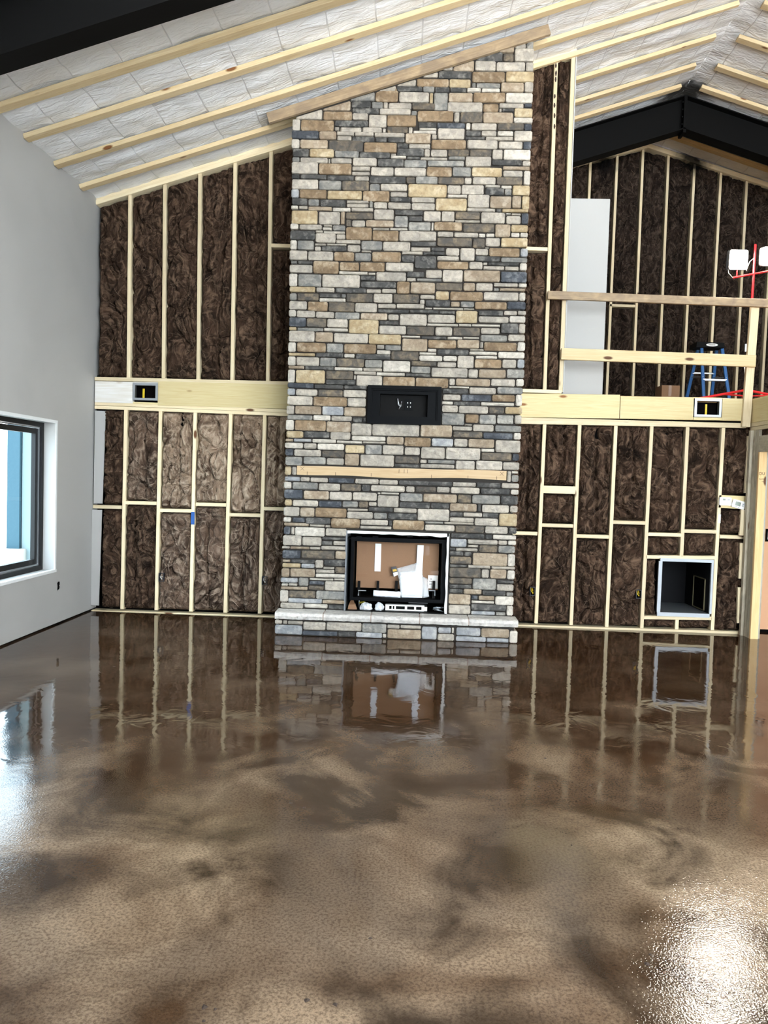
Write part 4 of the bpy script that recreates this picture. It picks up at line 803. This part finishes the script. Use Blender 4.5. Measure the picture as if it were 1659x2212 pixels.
# ------------------------------------------------------------------ FIREPLACE INSERT
YI = DC+.06          # face of the black insert frame
fi = empty('fireplace_insert', ((FBL+FBR)/2, YI, FBB), 'black steel gas fireplace insert in the stone opening', 'fireplace insert')
def zp(px, py, d=YI): return PY(720+px/5.925, 1120+py/5.925, d)
oA, oB = zp(208, 1045), zp(1448, 275); nA, nB = zp(250, 1005), zp(1395, 322)
m = MB(); m.box((oA.x, YI, oA.z), (nA.x, YI+.03, oB.z)); m.box((nB.x, YI, oA.z), (oB.x, YI+.03, oB.z)); m.box((nA.x, YI, oA.z), (nB.x, YI+.03, nA.z)); m.box((nA.x, YI, nB.z), (nB.x, YI+.03, oB.z))
m.build('front_frame', M_frame, fi)
m = MB(); q = .02
m.box((nA.x-q, YI+.03, nA.z-q), (nA.x, YI+.5, nB.z+q)); m.box((nB.x, YI+.03, nA.z-q), (nB.x+q, YI+.5, nB.z+q)); m.box((nA.x, YI+.03, nA.z-q), (nB.x, YI+.5, nA.z)); m.box((nA.x, YI+.03, nB.z), (nB.x, YI+.5, nB.z+q)); m.box((nA.x, YI+.5, nA.z-q), (nB.x, YI+.52, nB.z+q))
m.build('firebox', M_black, fi)
# lining of the opening
m = MB(); m.box((FBL-.004, DC-.004, FBB), (FBL+.012, DC+.5, FBT)); m.build('side_flange', plain('dull_steel', (120, 124, 130), .5, .5), fi)
m = MB(); pts = []
def wob(m, A, B, t0, t1, ya, yb, vert):
    n = 24; lo = []; hi = []
    for i in range(n+1):
        f = i/n; p = Vector(A).lerp(Vector(B), f); k = t0+(t1-t0)*(.5+.5*noise.noise(Vector((f*6, vert*3, 1))))
        lo.append((p.x, p.z)); hi.append((p.x-k, p.z) if vert else (p.x, p.z-k))
    m.prism((hi+lo[::-1]) if not vert else (hi+lo[::-1])[::-1] if False else hi+lo[::-1], ya, yb)
wob(m, (FBL+.012, 0, FBT), (FBR, 0, FBT), .012, .05, DC+.002, DC+.05, 0); m.build('plaster_bead', M_plaster, fi)
m = MB(); wob(m, (FBR+.003, 0, FBT), (FBR+.003, 0, FBB), .012, .035, DC+.002, DC+.05, 1); m.build('plaster_bead', M_plaster, fi)
MB().box((FBL+.012, DC+.05, FBT-.09), (FBR-.02, DC+.4, FBT-.085)).build('top_baffle', M_black, fi)
m = MB()
for px in (330, 540, 980, 1180, 1350): a = zp(px, 235, YI-.01); m.box((a.x-.03, YI-.01, a.z-.006), (a.x+.03, YI+.02, a.z+.006))
m.build('hood_bracket', M_frame, fi)
MB().box((FBL, DC+.35, FBB-.02), (FBR, D-.1, oA.z)).build('lower_back', M_dark, fi)
MB().box((FBL, DC+.5, FBB), (FBR, DC+.52, FBT)).build('rear_panel', M_dark, fi)
MB().box((FBL, DC-.0, FBB-.006), (FBR, DC+.35, FBB+.004)).build('base_tray', M_black, fi)
for px in (330, 572, 810, 1290):
    a = zp(px, 800, YI+.10); MB().box((a.x-.014, YI+.10, nA.z), (a.x+.014, YI+.115, a.z)).build('grate_prong', M_black, fi)
for (a, b) in ((320, 420), (1220, 1300)):
    p0, p1 = zp(a, 985, YI+.07), zp(b, 925, YI+.07)
    MB().tube([(p0.x, YI+.07, p0.z), (p0.x, YI+.07, p1.z), (p1.x, YI+.07, p1.z)] if a < 500 else [(p0.x, YI+.07, p1.z), (p1.x, YI+.07, p1.z), (p1.x, YI+.07, p0.z)], .008, 6).build('burner_tube', M_galv, fi)
# things inside and below it
def thing_box(name, a, b, ya, yb, mat, label, cat, group=None, rot=0):
    A, B = zp(*a, ya), zp(*b, ya)
    x0, x1 = min(A.x, B.x), max(A.x, B.x); z0, z1 = min(A.z, B.z), max(A.z, B.z)
    o = MB().box((x0, ya, z0), (x1, yb, z1)).build(name, mat); tag(o, label, cat, group)
    if rot: o.matrix_basis = o.matrix_basis @ Matrix.Rotation(rot, 4, 'Y'); WM[o] = o.matrix_basis.copy()
    return o
cdr = empty('cardboard_cover', (0, YI+.2, nA.z), 'brown cardboard panel closing the fireplace insert', 'cardboard')
A, B = zp(288, 880, YI+.16), zp(1355, 325, YI+.16)
MB().box((A.x, YI+.16, A.z), (B.x, YI+.166, B.z)).build('sheet', M_card, cdr)
for a, b in (((372, 335), (432, 455)), ((765, 340), (820, 460)), ((1178, 350), (1228, 475)), ((300, 700), (438, 748)), ((1240, 668), (1345, 720))):
    p, q2 = zp(*a, YI+.159), zp(*b, YI+.159); MB().box((p.x, YI+.1585, q2.z), (q2.x, YI+.16, p.z)).build('tape', M_tape, cdr)
thing_box('foam_strip', (538, 322), (604, 678), YI+.148, YI+.1575, M_foam, 'short white foam strip hanging alone on the cardboard panel', 'foam strip', 'white foam strips')
thing_box('foam_strip', (1068, 342), (1136, 720), YI+.12, YI+.132, M_foam, 'long white foam strip running down behind the bagged papers', 'foam strip', 'white foam strips', rot=math.radians(1.5))
lc = thing_box('instruction_card', (1213, 728), (1335, 900), YI+.148, YI+.1575, M_white, 'white card with printed lines at the corner of the cardboard', 'card')
m = MB()
for (a, b) in (((1240, 770), (1262, 780)), ((1225, 800), (1270, 808)), ((1225, 835), (1262, 843))):
    p, q2 = zp(*a, YI+.147), zp(*b, YI+.147); m.box((p.x, YI+.1472, q2.z), (q2.x, YI+.148, p.z))
m.build('print', M_ink, lc)
# bag of papers
bag = empty('manual_bag', (zp(1000, 1010, YI+.05).x, YI+.05, nA.z), 'clear plastic bag holding white papers leaning on the insert sill', 'bag')
def quad_thick(name, pts, y0, y1, t, mat, parent, bulge=0, n=10):
    P = [zp(*p, y0 if i in (2, 3) else y1) for i, p in enumerate(pts)]    # tl tr br bl ; bottom at y0, top at y1
    m = MB(); vs = []
    for j in range(n+1):
        for i in range(n+1):
            u, v = i/n, j/n; p = P[0].lerp(P[1], u).lerp(P[3].lerp(P[2], u), v)
            e = math.sin(math.pi*u)*math.sin(math.pi*v); p = p+Vector((0, -bulge*e+.004*noise.noise(p*25)*min(1, bulge*100), 0)); vs.append(p)
    vb = [p+Vector((0, t, 0)) for p in vs]; N = n+1
    fs = [(j*N+i, (j+1)*N+i, (j+1)*N+i+1, j*N+i+1) for j in range(n) for i in range(n)]
    fb = [tuple(N*N+q for q in f[::-1]) for f in fs]
    rim = [i for i in range(N)] + [j*N+n for j in range(1, N)] + [n*N+i for i in range(n-1, -1, -1)] + [j*N for j in range(n-1, 0, -1)]
    fr = [(rim[k], rim[(k+1) % len(rim)], rim[(k+1) % len(rim)]+N*N, rim[k]+N*N) for k in range(len(rim))]
    m.add(vs+vb, fs+fb+fr); return m.build(name, mat, parent, smooth=True)
quad_thick('papers', [(855, 690), (1140, 672), (1142, 1018), (872, 1010)], YI+.035, YI+.075, .006, M_foam, bag)
quad_thick('film', [(815, 640), (1095, 560), (1225, 1000), (868, 990)], YI+.03, YI+.09, .001, M_film, bag, bulge=.018)
quad_thick('film_flap', [(1150, 745), (1205, 770), (1225, 1000), (1150, 1020)], YI+.022, YI+.06, .001, M_film, bag, bulge=.01)
hg = quad_thick('header_tag', [(738, 622), (805, 612), (830, 700), (765, 745)], YI+.085, YI+.095, .002, plain('charcoal_card', (70, 70, 74), .7), bag)
quad_thick('logo_print', [(755, 655), (806, 645), (815, 672), (764, 682)], YI+.083, YI+.0835, .001, M_gold, hg)
quad_thick('price_label', [(765, 695), (826, 683), (834, 720), (775, 745)], YI+.082, YI+.083, .001, M_white, hg)
# rolled cloth on the sill
r0, r1 = zp(512, 955, YI+.06), zp(862, 975, YI+.06)
tw = MB(); npt = 14
tw.tube([r0.lerp(r1, i/(npt-1))+Vector((0, .004*noise.noise(Vector((i*.7, 0, 0))), -.002)) for i in range(npt)], [.034+.004*noise.noise(Vector((i*.8, 5, 0))) for i in range(npt)], 12)
tag(tw.build('rolled_wool', M_foam, smooth=True), 'rolled white wool blanket lying on the insert floor', 'roll')
# lower compartment
z0 = FBB+.004
def low(px, d): return PY(720+px/5.925, 1310, d).x
cbx = empty('cardboard_scrap', (low(240, DC+.1), DC+.08, z0), 'small folded cardboard box scrap at the corner of the opening', 'cardboard')
x = low(185, DC+.06); x2 = low(300, DC+.06)
MB().prism([(x, z0), (x2, z0), (x2-.02, z0+.055), (x+.01, z0+.05)], DC+.06, DC+.12).build('carton', M_card, cbx)
MB().add([(x+.01, DC+.06, z0+.05), (x2-.02, DC+.06, z0+.055), (x2-.045, DC+.13, z0+.1), (x+.03, DC+.13, z0+.1)], [(0, 1, 2, 3), (3, 2, 1, 0)]).build('flap', plain('carton_inside', (120, 88, 62), .9), cbx)
def blob(name, cx, cy, cz, sx, sy, sz, mat, label, cat, seed):
    m = MB(); vs = []; n1, n2 = 14, 9
    for j in range(n2+1):
        ph = math.pi*j/n2
        for i in range(n1):
            th = 2*math.pi*i/n1; v = Vector((math.sin(ph)*math.cos(th), math.sin(ph)*math.sin(th), math.cos(ph)))
            k = 1+.35*noise.noise(v*2.2+Vector((seed, 0, 0)))
            vs.append((cx+v.x*sx*k, cy+v.y*sy*k, max(cz+v.z*sz*k, z0)))
    fs = [(j*n1+i, (j+1)*n1+i, (j+1)*n1+(i+1) % n1, j*n1+(i+1) % n1) for j in range(n2) for i in range(n1)]
    return tag(m.add(vs, fs).build(name, mat, smooth=False), label, cat)
M_bag2 = film('cloudy_plastic', (.82, .86, .9, 1), .75)
blob('plastic_bag', low(420, DC+.1), DC+.09, z0+.02, .07, .05, .05, M_bag2, 'crumpled cloudy plastic bag beside the cardboard scrap', 'bag', 2)
blob('plastic_bag', low(590, DC+.08), DC+.08, z0+.025, .05, .045, .055, M_bag2, 'crumpled plastic bag against the control bracket', 'bag', 9)
p = zp(400, 1085, DC+.19)
yg = empty('gas_valve_handle', (p.x, DC+.14, z0), 'yellow handled gas valve under the insert', 'valve')
MB().tube([(p.x-.06, DC+.19, p.z+.005), (p.x-.01, DC+.185, p.z+.01), (p.x+.05, DC+.19, p.z-.012)], [.008, .014, .006], 8).build('handle', plain('olive_yellow', (170, 160, 50), .5), yg)
MB().tube([(p.x-.06, DC+.19, z0), (p.x-.06, DC+.19, p.z+.03), (p.x-.085, DC+.19, p.z+.045)], .006, 8).build('pipe', M_galv, yg)
cbk = empty('control_bracket', (low(920, DC+.1), DC+.1, z0), 'white perforated control bracket on the tray', 'bracket')
A, B = zp(665, 1180, DC+.09), zp(1165, 1130, DC+.09)
xs = [A.x, A.x+.085, A.x+.145, A.x+.20, A.x+.33, A.x+.36, A.x+.49, A.x+.52, A.x+.62]
m = MB(); za, zb = z0, z0+.062; ya, yb = DC+.09, DC+.095
m.box((A.x, ya, za), (B.x, yb, za+.014)); m.box((A.x, ya, zb-.014), (B.x, yb, zb))
span = B.x-A.x
for f0, f1 in ((0, .1), (.16, .19), (.23, .27), (.5, .56), (.74, .79), (.93, 1)): m.box((A.x+span*f0, ya, za+.014), (A.x+span*f1, yb, zb-.014))
m.box((A.x, yb, zb-.004), (B.x, yb+.06, zb))
m.build('plate', M_white, cbk)
MB().box((A.x+.01, DC+.13, z0), (B.x-.01, DC+.15, zb-.01)).build('module', M_black, cbk)
MB().box((B.x-.01, DC+.085, z0+.004), (B.x+.03, DC+.088, z0+.05)).build('label_tag', M_white, cbk)
m = MB(); x = zp(1080, 1080, DC+.16).x
m.tube([(x-.1, DC+.2, z0+.085), (x+.11, DC+.2, z0+.085)], .022, 10); tag(m.build('flue_sleeve', M_galv), 'silver metal sleeve lying across the valve compartment', 'sleeve')
tag(MB().box((x-.09, DC+.17, z0), (x+.1, DC+.23, z0+.063)).build('valve_block', M_black), 'black valve block carrying the silver sleeve', 'valve')
x = zp(1340, 1170, DC+.08).x
m = MB(); random.seed(3); pt = Vector((x-.05, DC+.07, z0+.01)); pts = []
for i in range(26): pts.append(Vector((x+.055*math.sin(i*1.7), DC+.08+.03*math.cos(i*2.3), z0+.012+.022*(1+math.sin(i*.9)))))
m.tube(pts, .004, 5); tag(m.build('wire_bundle', M_galv, smooth=True), 'tangle of grey wires in the corner of the tray', 'wires')

# ------------------------------------------------------------------ DUCTS, REGISTERS, ELECTRICAL
M_flange = plain('duct_flange_metal', (172, 178, 184), .6, .3)
M_dull = plain('dull_sheet_metal', (104, 108, 112), .5, .4)
rd = empty('return_duct', ((dA.x+dB.x)/2, D, dA.z), 'galvanised return air duct opening framed low in the wall', 'duct')
def flange(x0, x1, z0, z1, name): return MB().box((x0, D-.02, z0), (x1, D+.01, z1)).build(name, M_flange, rd)
flange(dA.x+.01, dB.x, dB.z-.03, dB.z+.005, 'top_flange'); flange(dA.x, dB.x-.02, dA.z-.005, dA.z+.04, 'bottom_flange'); flange(dA.x-.005, dA.x+.035, dA.z+.04, dB.z-.03, 'side_flange'); flange(dB.x-.025, dB.x, dA.z+.04, dB.z-.03, 'side_flange')
M_duct = plain('duct_liner', (14, 15, 18), .8, 0, .2)
i0, i1, k0, k1, yd = dA.x+.035, dB.x-.025, dA.z+.04, dB.z-.03, D+.75
m = MB(); q = .012
m.box((i0-q, D+.01, k0-q), (i0, yd, k1+q)); m.box((i1, D+.01, k0-q), (i1+q, yd, k1+q)); m.box((i0, D+.01, k1), (i1, yd, k1+q))
m.box((i0-q, yd, k0-q), (i1+q, yd+q, k1+q))
m.build('duct_wall', M_duct, rd)
MB().box((i0, D+.01, k0-q), (i1, yd, k0)).build('duct_floor', M_dull, rd)
b0, b1 = PX(1499.5, 1242, i1-.002), PX(1521, 1322, i1-.002)
m = MB(); t_ = .012; za, zb2 = k0+.01, b0.z
for (ya_, yb_, z0_, z1_) in ((b1.y, b1.y+t_, za, zb2), (b0.y-t_, b0.y, za, zb2), (b1.y, b0.y, zb2-t_, zb2), (b1.y, b0.y, za, za+t_)): m.box((i1-.012, ya_, z0_), (i1, yb_, z1_))
m.build('branch_collar', plain('collar_edge', (120, 112, 84), .6, .2), rd)
MB().box((i1-.004, b1.y+t_, za+t_), (i1-.0005, b0.y-t_, zb2-t_)).build('branch_opening', M_dark, rd)
def register(a, b, label, strip):
    A, B = PY(a[0], b[1], D-.014), PY(b[0], a[1], D-.014)
    r = empty('register_box', ((A.x+B.x)/2, D, A.z), label, 'vent')
    fring('frame', A.x, B.x, A.z, B.z, .026, D-.024, D+.03, M_galv, r)
    m = MB(); x0, x1, z0, z1 = A.x+.026, B.x-.026, A.z+.026, B.z-.026
    m.box((x0-.005, D+.03, z0-.005), (x0, D+.076, z1+.005)); m.box((x1, D+.03, z0-.005), (x1+.005, D+.076, z1+.005)); m.box((x0, D+.03, z0-.005), (x1, D+.076, z0)); m.box((x0, D+.03, z1), (x1, D+.076, z1+.005)); m.box((x0-.005, D+.072, z0-.005), (x1+.005, D+.077, z1+.005))
    m.build('boot', M_dark, r)
    s0 = x0+(x1-x0)*strip; MB().box((s0, D+.062, z0+.01), (s0+.022, D+.07, z1-.03)).build('yellow_strap', M_yellow, r)
register((287, 828.5), (341.5, 864), 'galvanised register box cut into the primed end of the rim board', .25)
register((1499, 862), (1559, 900), 'galvanised register box in the rim board below the loft railing', .5)
def ebox(x, y, side, label, wire, d=D-.035):
    p = PY(x, y, d-.012); r = empty('electrical_box', (p.x, d, p.z-.05), label, 'electrical box', 'outlet boxes')
    fring('shell', p.x-.03, p.x+.03, p.z-.05, p.z+.05, .005, d-.016, d+.04, plain('box_plastic', (30, 34, 44), .5), r)
    MB().box((p.x-.025, d+.034, p.z-.045), (p.x+.025, d+.04, p.z+.045)).build('back', M_dark, r)
    m = MB()
    for k in range(2):
        m.tube([(p.x-.012+.016*k, d+.03, p.z+.04), (p.x-.016+.02*k, d-.004, p.z+.005), (p.x+.004, d-.008, p.z-.025+.01*k), (p.x+.014, d+.02, p.z-.02)], .0045, 6)
    m.build('wire', wire, r, smooth=True)
M_wirew = plain('white_sheath', (226, 226, 220), .5)
ebox(348.5, 1247, 1, 'dark outlet box with white wires on the second lower stud', M_wirew)
ebox(571.5, 1254, 1, 'dark outlet box with white wires beside the chimney', M_wirew)
ebox(1150.5, 1277.5, 1, 'outlet box with yellow wire beside the chimney', M_yellow)
ebox(1380, 1283.5, 1, 'outlet box with yellow wire near the return duct', M_yellow)
# cut-out in the left wall below the window
p = PX(126, 1266, XL)
cut = MB()
cut.add([(XL+.001, p.y+a, p.z+b) for a, b in ((-.03, -.055), (-.028, -.035), (-.012, -.04), (.02, -.035), (.03, -.01), (.018, .0), (.03, .015), (.028, .045), (-.01, .05), (-.012, .04), (-.03, .042), (-.022, .0))], [tuple(range(12))])
cut.build('outlet_cutout', M_dark, wl)
# thermostats
def thermo(cx, cy, wpx, hpx, rot, label, lcd, btn):
    p = PY(cx, cy, D-.03); wd, hh = wpx/1600*D, hpx/1600*D
    r = empty('thermostat', p, label, 'thermostat'); M = Matrix.Translation(Vector((p.x, D-.002, p.z))) @ Matrix.Rotation(rot, 4, 'Y')
    def part(name, x0, x1, z0, z1, y0, y1, mat, cr=.012):
        pts = []
        for (ax, az, s0) in ((x1-cr, z1-cr, 0), (x0+cr, z1-cr, 90), (x0+cr, z0+cr, 180), (x1-cr, z0+cr, 270)):
            for k in range(4): a = math.radians(s0+k*30); pts.append((ax+cr*math.cos(a), az+cr*math.sin(a)))
        m = MB().prism(pts, y0, y1); return m.build(name, mat, r, mw=M)
    part('case', -wd/2, wd/2, -hh/2, hh/2, -.026, 0, M_white)
    part('screen', *lcd, -.0275, -.026, M_lcd, .003)
    for b in btn: part('button', *b, -.029, -.026, plain('button_grey', (150, 156, 162), .4), .003)
thermo(1567.5, 1083, 25, 17.5, math.radians(1), 'square white thermostat with a small screen on the backing board', (-.032, -.002, .01, .03), ((.022, .046, .012, .028),))
thermo(1596, 1089.5, 27, 17, math.radians(14), 'tilted white thermostat with a large grey screen', (-.04, .022, -.02, .026), ((.038, .058, .008, .02), (.038, .058, -.012, 0), (-.03, -.016, -.038, -.03), (0, .014, -.038, -.03)))
# tape marks on studs
def patch(x0, y0, x1, y1, mat, name, label, d=D):
    A, B = PY(x0, y1, d), PY(x1, y0, d); o = MB().box((A.x, d-.003, A.z), (B.x, d-.0005, B.z)).build(name, mat, wb); o['label'] = label
patch(412.5, 1106, 420.5, 1133, M_bluetape, 'paint_patch', 'blue paint smear on a stud')
patch(1551, 1111, 1557, 1130, M_white, 'label_sticker', 'white sticker on a stud')
patch(1612, 1114, 1615, 1120, M_red, 'paint_patch', 'red paint spot on a nailer')

# ------------------------------------------------------------------ LOFT: railing, drywall sheet, ladder, light stand, carton
post = bar('railing_post', PY(1612, 922, D-.055), PY(1632, 662, D-.055), .092, .045, M_stud, None); tag(post, 'upright two-by-four post at the corner of the loft edge', 'post')
tr_ = bar('railing_board', PY(1184, 636.5, D-.1), PY(1672, 655, D-.1), .09, .042, M_old, None); tag(tr_, 'weathered grey top board of the loft railing', 'board')
lr_ = bar('railing_board', PY(1213, 764, D-.1), PY(1633, 780, D-.1), .13, .042, M_pine, None); tag(lr_, 'pale pine lower board of the loft railing', 'board')
yb = D+.5; a, b = PY(1318, 430, yb), PY(1303, 850, yb)
ds = MB().prism([(b.x-1.2, LF), (b.x-.01, LF), (a.x, a.z), (a.x-1.2, a.z)], yb, yb+.013).build('drywall_sheet', M_drysheet); tag(ds, 'tall white drywall sheet standing in the loft behind the railing', 'drywall')
bxo = empty('carton', (0, 0, 0), 'brown cardboard carton on the loft floor beside the ladder', 'box')
A, B = PY(1430, 832, 10.2), PY(1469, 832, 10.2)
MB().box((A.x, 10.2, LF), (B.x, 10.45, A.z)).build('body', M_card, bxo)
MB().box((A.x+.09, 10.198, A.z-.14), (A.x+.13, 10.2, A.z)).build('tape', M_tape, bxo)
# stepladder
ld = empty('stepladder', PY(1530, 850, 11.2), 'blue fibreglass stepladder with black cap standing in the loft', 'ladder')
def lrail(top, bot, yt, ybm, rear=False):
    T = PY(top[0], top[1], yt); Bq = PY(bot[0], bot[1], ybm); dirv = Bq-T; k = (LF-T.z)/dirv.z; return T, T+dirv*k
fl1 = lrail((1516, 750), (1520.5, 854), 11.16, 11.06); fl2 = lrail((1560, 750), (1575, 854), 11.16, 11.06)
rl1 = lrail((1509, 752), (1485, 854), 11.3, 11.5); rl2 = lrail((1549, 752), (1538, 854), 11.3, 11.5)
for a, b in (fl1, fl2, rl1, rl2): bar('rail', b, a, .045, .03, M_blue, ld, nrm=(0, 1, 0))
for zz in (.28, .56, .84):
    def at(l, z): a, b = l; f = (LF+z-a.z)/(b.z-a.z); return a.lerp(b, f)
    p, q2 = at(fl1, zz), at(fl2, zz); bar('step', p, q2, .03, .075, M_alu, ld)
    if zz != .56: continue
p, q2 = at(rl1, .7), at(rl2, .7); bar('rear_brace', p, q2, .022, .02, M_alu, ld)
for a, b in ((fl1, rl1), (fl2, rl2)):
    MB().tube([at(a, .6), at(b, .64)], .008, 6).build('spreader', M_alu, ld)
cA, cB = PY(1503, 750, 11.1), PY(1565, 741, 11.1)
cp = MB().prism([(cA.x, cA.z), (cB.x, cA.z+.0), (cB.x-.01, cB.z), (cA.x+.01, cB.z+.005)], 11.08, 11.36).build('cap', M_black, ld)
m = MB(); cx, cz = (cA.x+cB.x)/2+.02, (cA.z+cB.z)/2
m.add([(cx+.085*math.cos(k*.314), 11.078, cz+.022*math.sin(k*.314)) for k in range(20)], [tuple(range(20))]); m.build('oval_badge', M_white, cp)
m = MB()
for k in range(8): m.box((cx-.05+.0125*k, 11.0765, cz-.006), (cx-.05+.0125*k+.008, 11.0775, cz+.006))
m.build('badge_lettering', M_ink, cp)
# work light on a red tripod
YT = 9.0
hub = PY(1612.5, 846, YT); tp = PY(1632, 528, YT)
wl_ = empty('work_light', (hub.x, YT, LF), 'red tripod work light with two glowing lamp heads in the loft', 'work light')
MB().tube([(hub.x, YT, LF+.1), hub.lerp(tp, .45)], .019, 10).build('pole', M_red, wl_); MB().tube([hub.lerp(tp, .43), tp], .013, 10).build('inner_pole', M_red, wl_)
MB().tube([hub.lerp(tp, .42), hub.lerp(tp, .46)], .026, 10).build('clamp_collar', M_black, wl_)
MB().tube([hub+Vector((0, 0, -.03)), hub+Vector((0, 0, .05))], .032, 10).build('hub', M_black, wl_)
for k, ang in enumerate((195, 345, 80)):
    a = math.radians(ang); e = Vector((hub.x+.62*math.cos(a), YT+.45*math.sin(a), LF+.012)); s0 = hub+Vector((0, 0, .02))
    if e.y < D+.1: e.y = D+.12
    MB().tube([s0, e], .014, 8).build('leg', M_red, wl_); MB().tube([(hub.x, YT, LF+.07), s0.lerp(e, .5)], .009, 6).build('brace', M_red, wl_)
cr0, cr1 = PY(1583, 600, YT), PY(1690, 580, YT)
MB().tube([cr0, cr1], .012, 8).build('crossbar', M_red, wl_)
def head(px0, py0, px1, py1):
    A, B = PY(px0, py1, YT-.02), PY(px1, py0, YT-.02); cx, cz, hw, hh = (A.x+B.x)/2, (A.z+B.z)/2, (B.x-A.x)/2, (B.z-A.z)/2
    Mh = Matrix.Translation((cx, YT-.03, cz)) @ Matrix.Rotation(math.radians(14), 4, 'Z') @ Matrix.Rotation(math.radians(8), 4, 'X') @ Matrix.Rotation(math.radians(-4), 4, 'Y')
    def rr(w_, h_, c, y0, y1, name, mat, par):
        pts = []
        for (ax, az, s0) in ((w_-c, h_-c, 0), (-w_+c, h_-c, 90), (-w_+c, -h_+c, 180), (w_-c, -h_+c, 270)):
            for k in range(4): a = math.radians(s0+k*30); pts.append((ax+c*math.cos(a), az+c*math.sin(a)))
        return MB().prism(pts, y0, y1).build(name, mat, par, mw=Mh)
    hsg = rr(hw+.006, hh+.006, .03, 0, .05, 'lamp_head', M_alu, wl_); rr(hw, hh, .028, -.006, 0, 'lens', M_led, hsg)
    MB().tube([Vector((cx, YT-.0, cz-hh)), Vector((cx+.0, YT, cr0.z+(cr1.z-cr0.z)*(cx-cr0.x)/(cr1.x-cr0.x)))], .008, 6).build('yoke', M_red, wl_)
head(1572, 542, 1617.5, 581); head(1642, 536, 1690, 573)
m = MB(); m.tube([PY(1572, 575, YT), PY(1574, 590, YT-.02), PY(1583, 600, YT-.02)], .004, 6); m.tube([PY(1612, 585, YT-.02), PY(1620, 565, YT-.04), PY(1628, 558, YT-.02)], .004, 6); m.build('lamp_cable', M_wirew, wl_, smooth=True)
m = MB(); m.tube([PY(1616, 665, YT), PY(1613, 700, YT-.02), PY(1611, 752, YT-.02)], .005, 6); m.build('power_cable', M_black, wl_, smooth=True)
A = PY(1612.5, 752, YT-.04); MB().box((A.x-.025, YT-.06, A.z-.045), (A.x+.025, YT-.03, A.z+.045)).build('switch_box', M_galv, wl_)
m = MB(); m.tube([PY(1608, 790, YT-.05), PY(1610, 815, YT-.06), PY(1612, 838, YT-.04)], .006, 6); m.build('power_cable', M_wirew, wl_, smooth=True)
# switch box on the tan wall
p = PY(1655, 1156, 8.86)
sb = empty('switch_plate', (p.x, 8.86, p.z-.06), 'white switch bracket on the tan wall under the loft', 'switch')
MB().box((p.x-.01, 8.852, p.z-.075), (p.x+.09, 8.859, p.z+.075)).build('box', M_dark, sb); MB().box((p.x+.015, 8.846, p.z-.05), (p.x+.05, 8.852, p.z+.05)).build('bracket', M_white, sb)
# pencilled note on the jamb
def note(txt, z, size, y):
    cu = bpy.data.curves.new('note', 'FONT'); cu.body = txt; cu.size = size; cu.extrude = 0.0003
    ob = bpy.data.objects.new('note', cu); C.objects.link(ob); dg = bpy.context.evaluated_depsgraph_get()
    me = bpy.data.meshes.new_from_object(ob.evaluated_get(dg)); C.objects.unlink(ob); bpy.data.objects.remove(ob)
    me.materials.append(M_ink); o = bpy.data.objects.new('pencil_note', me)
    Mx = Matrix(((1, 0, 0, y), (0, 0, -1, 8.3995), (0, 1, 0, z), (0, 0, 0, 1)))
    link(o, jam, Mx)
note('DU', 1.845, .044, XR+.006); note('BACK', 1.79, .024, XR+.010); note('\u2192', 1.76, .03, XR+.035)
# bits of debris on the floor
m = MB(); random.seed(11)
for px, py in ((800, 2027), (1397, 2083), (1405, 2062), (665, 2160), (442, 2175), (465, 2180), (440, 2206), (1275, 1696), (1163, 1699), (1178, 1638), (1235, 1826), (1157, 1563), (247, 1440), (628, 1735), (657, 1745), (725, 2170), (245, 1648), (757, 1660)):
    p = PZ(px, py, 0); n = 6; r = random.uniform(.005, .011)
    m.add([(p.x+r*math.cos(k*1.05)*random.uniform(.6, 1.6), p.y+r*math.sin(k*1.05)*random.uniform(.6, 1.6), .0) for k in range(n)] + [(p.x, p.y, .005)], [(k, (k+1) % n, n) for k in range(n)])
o = m.build('floor_crumbs', M_ink); tag(o, 'dark crumbs scattered on the stained floor', 'debris', kind='stuff')
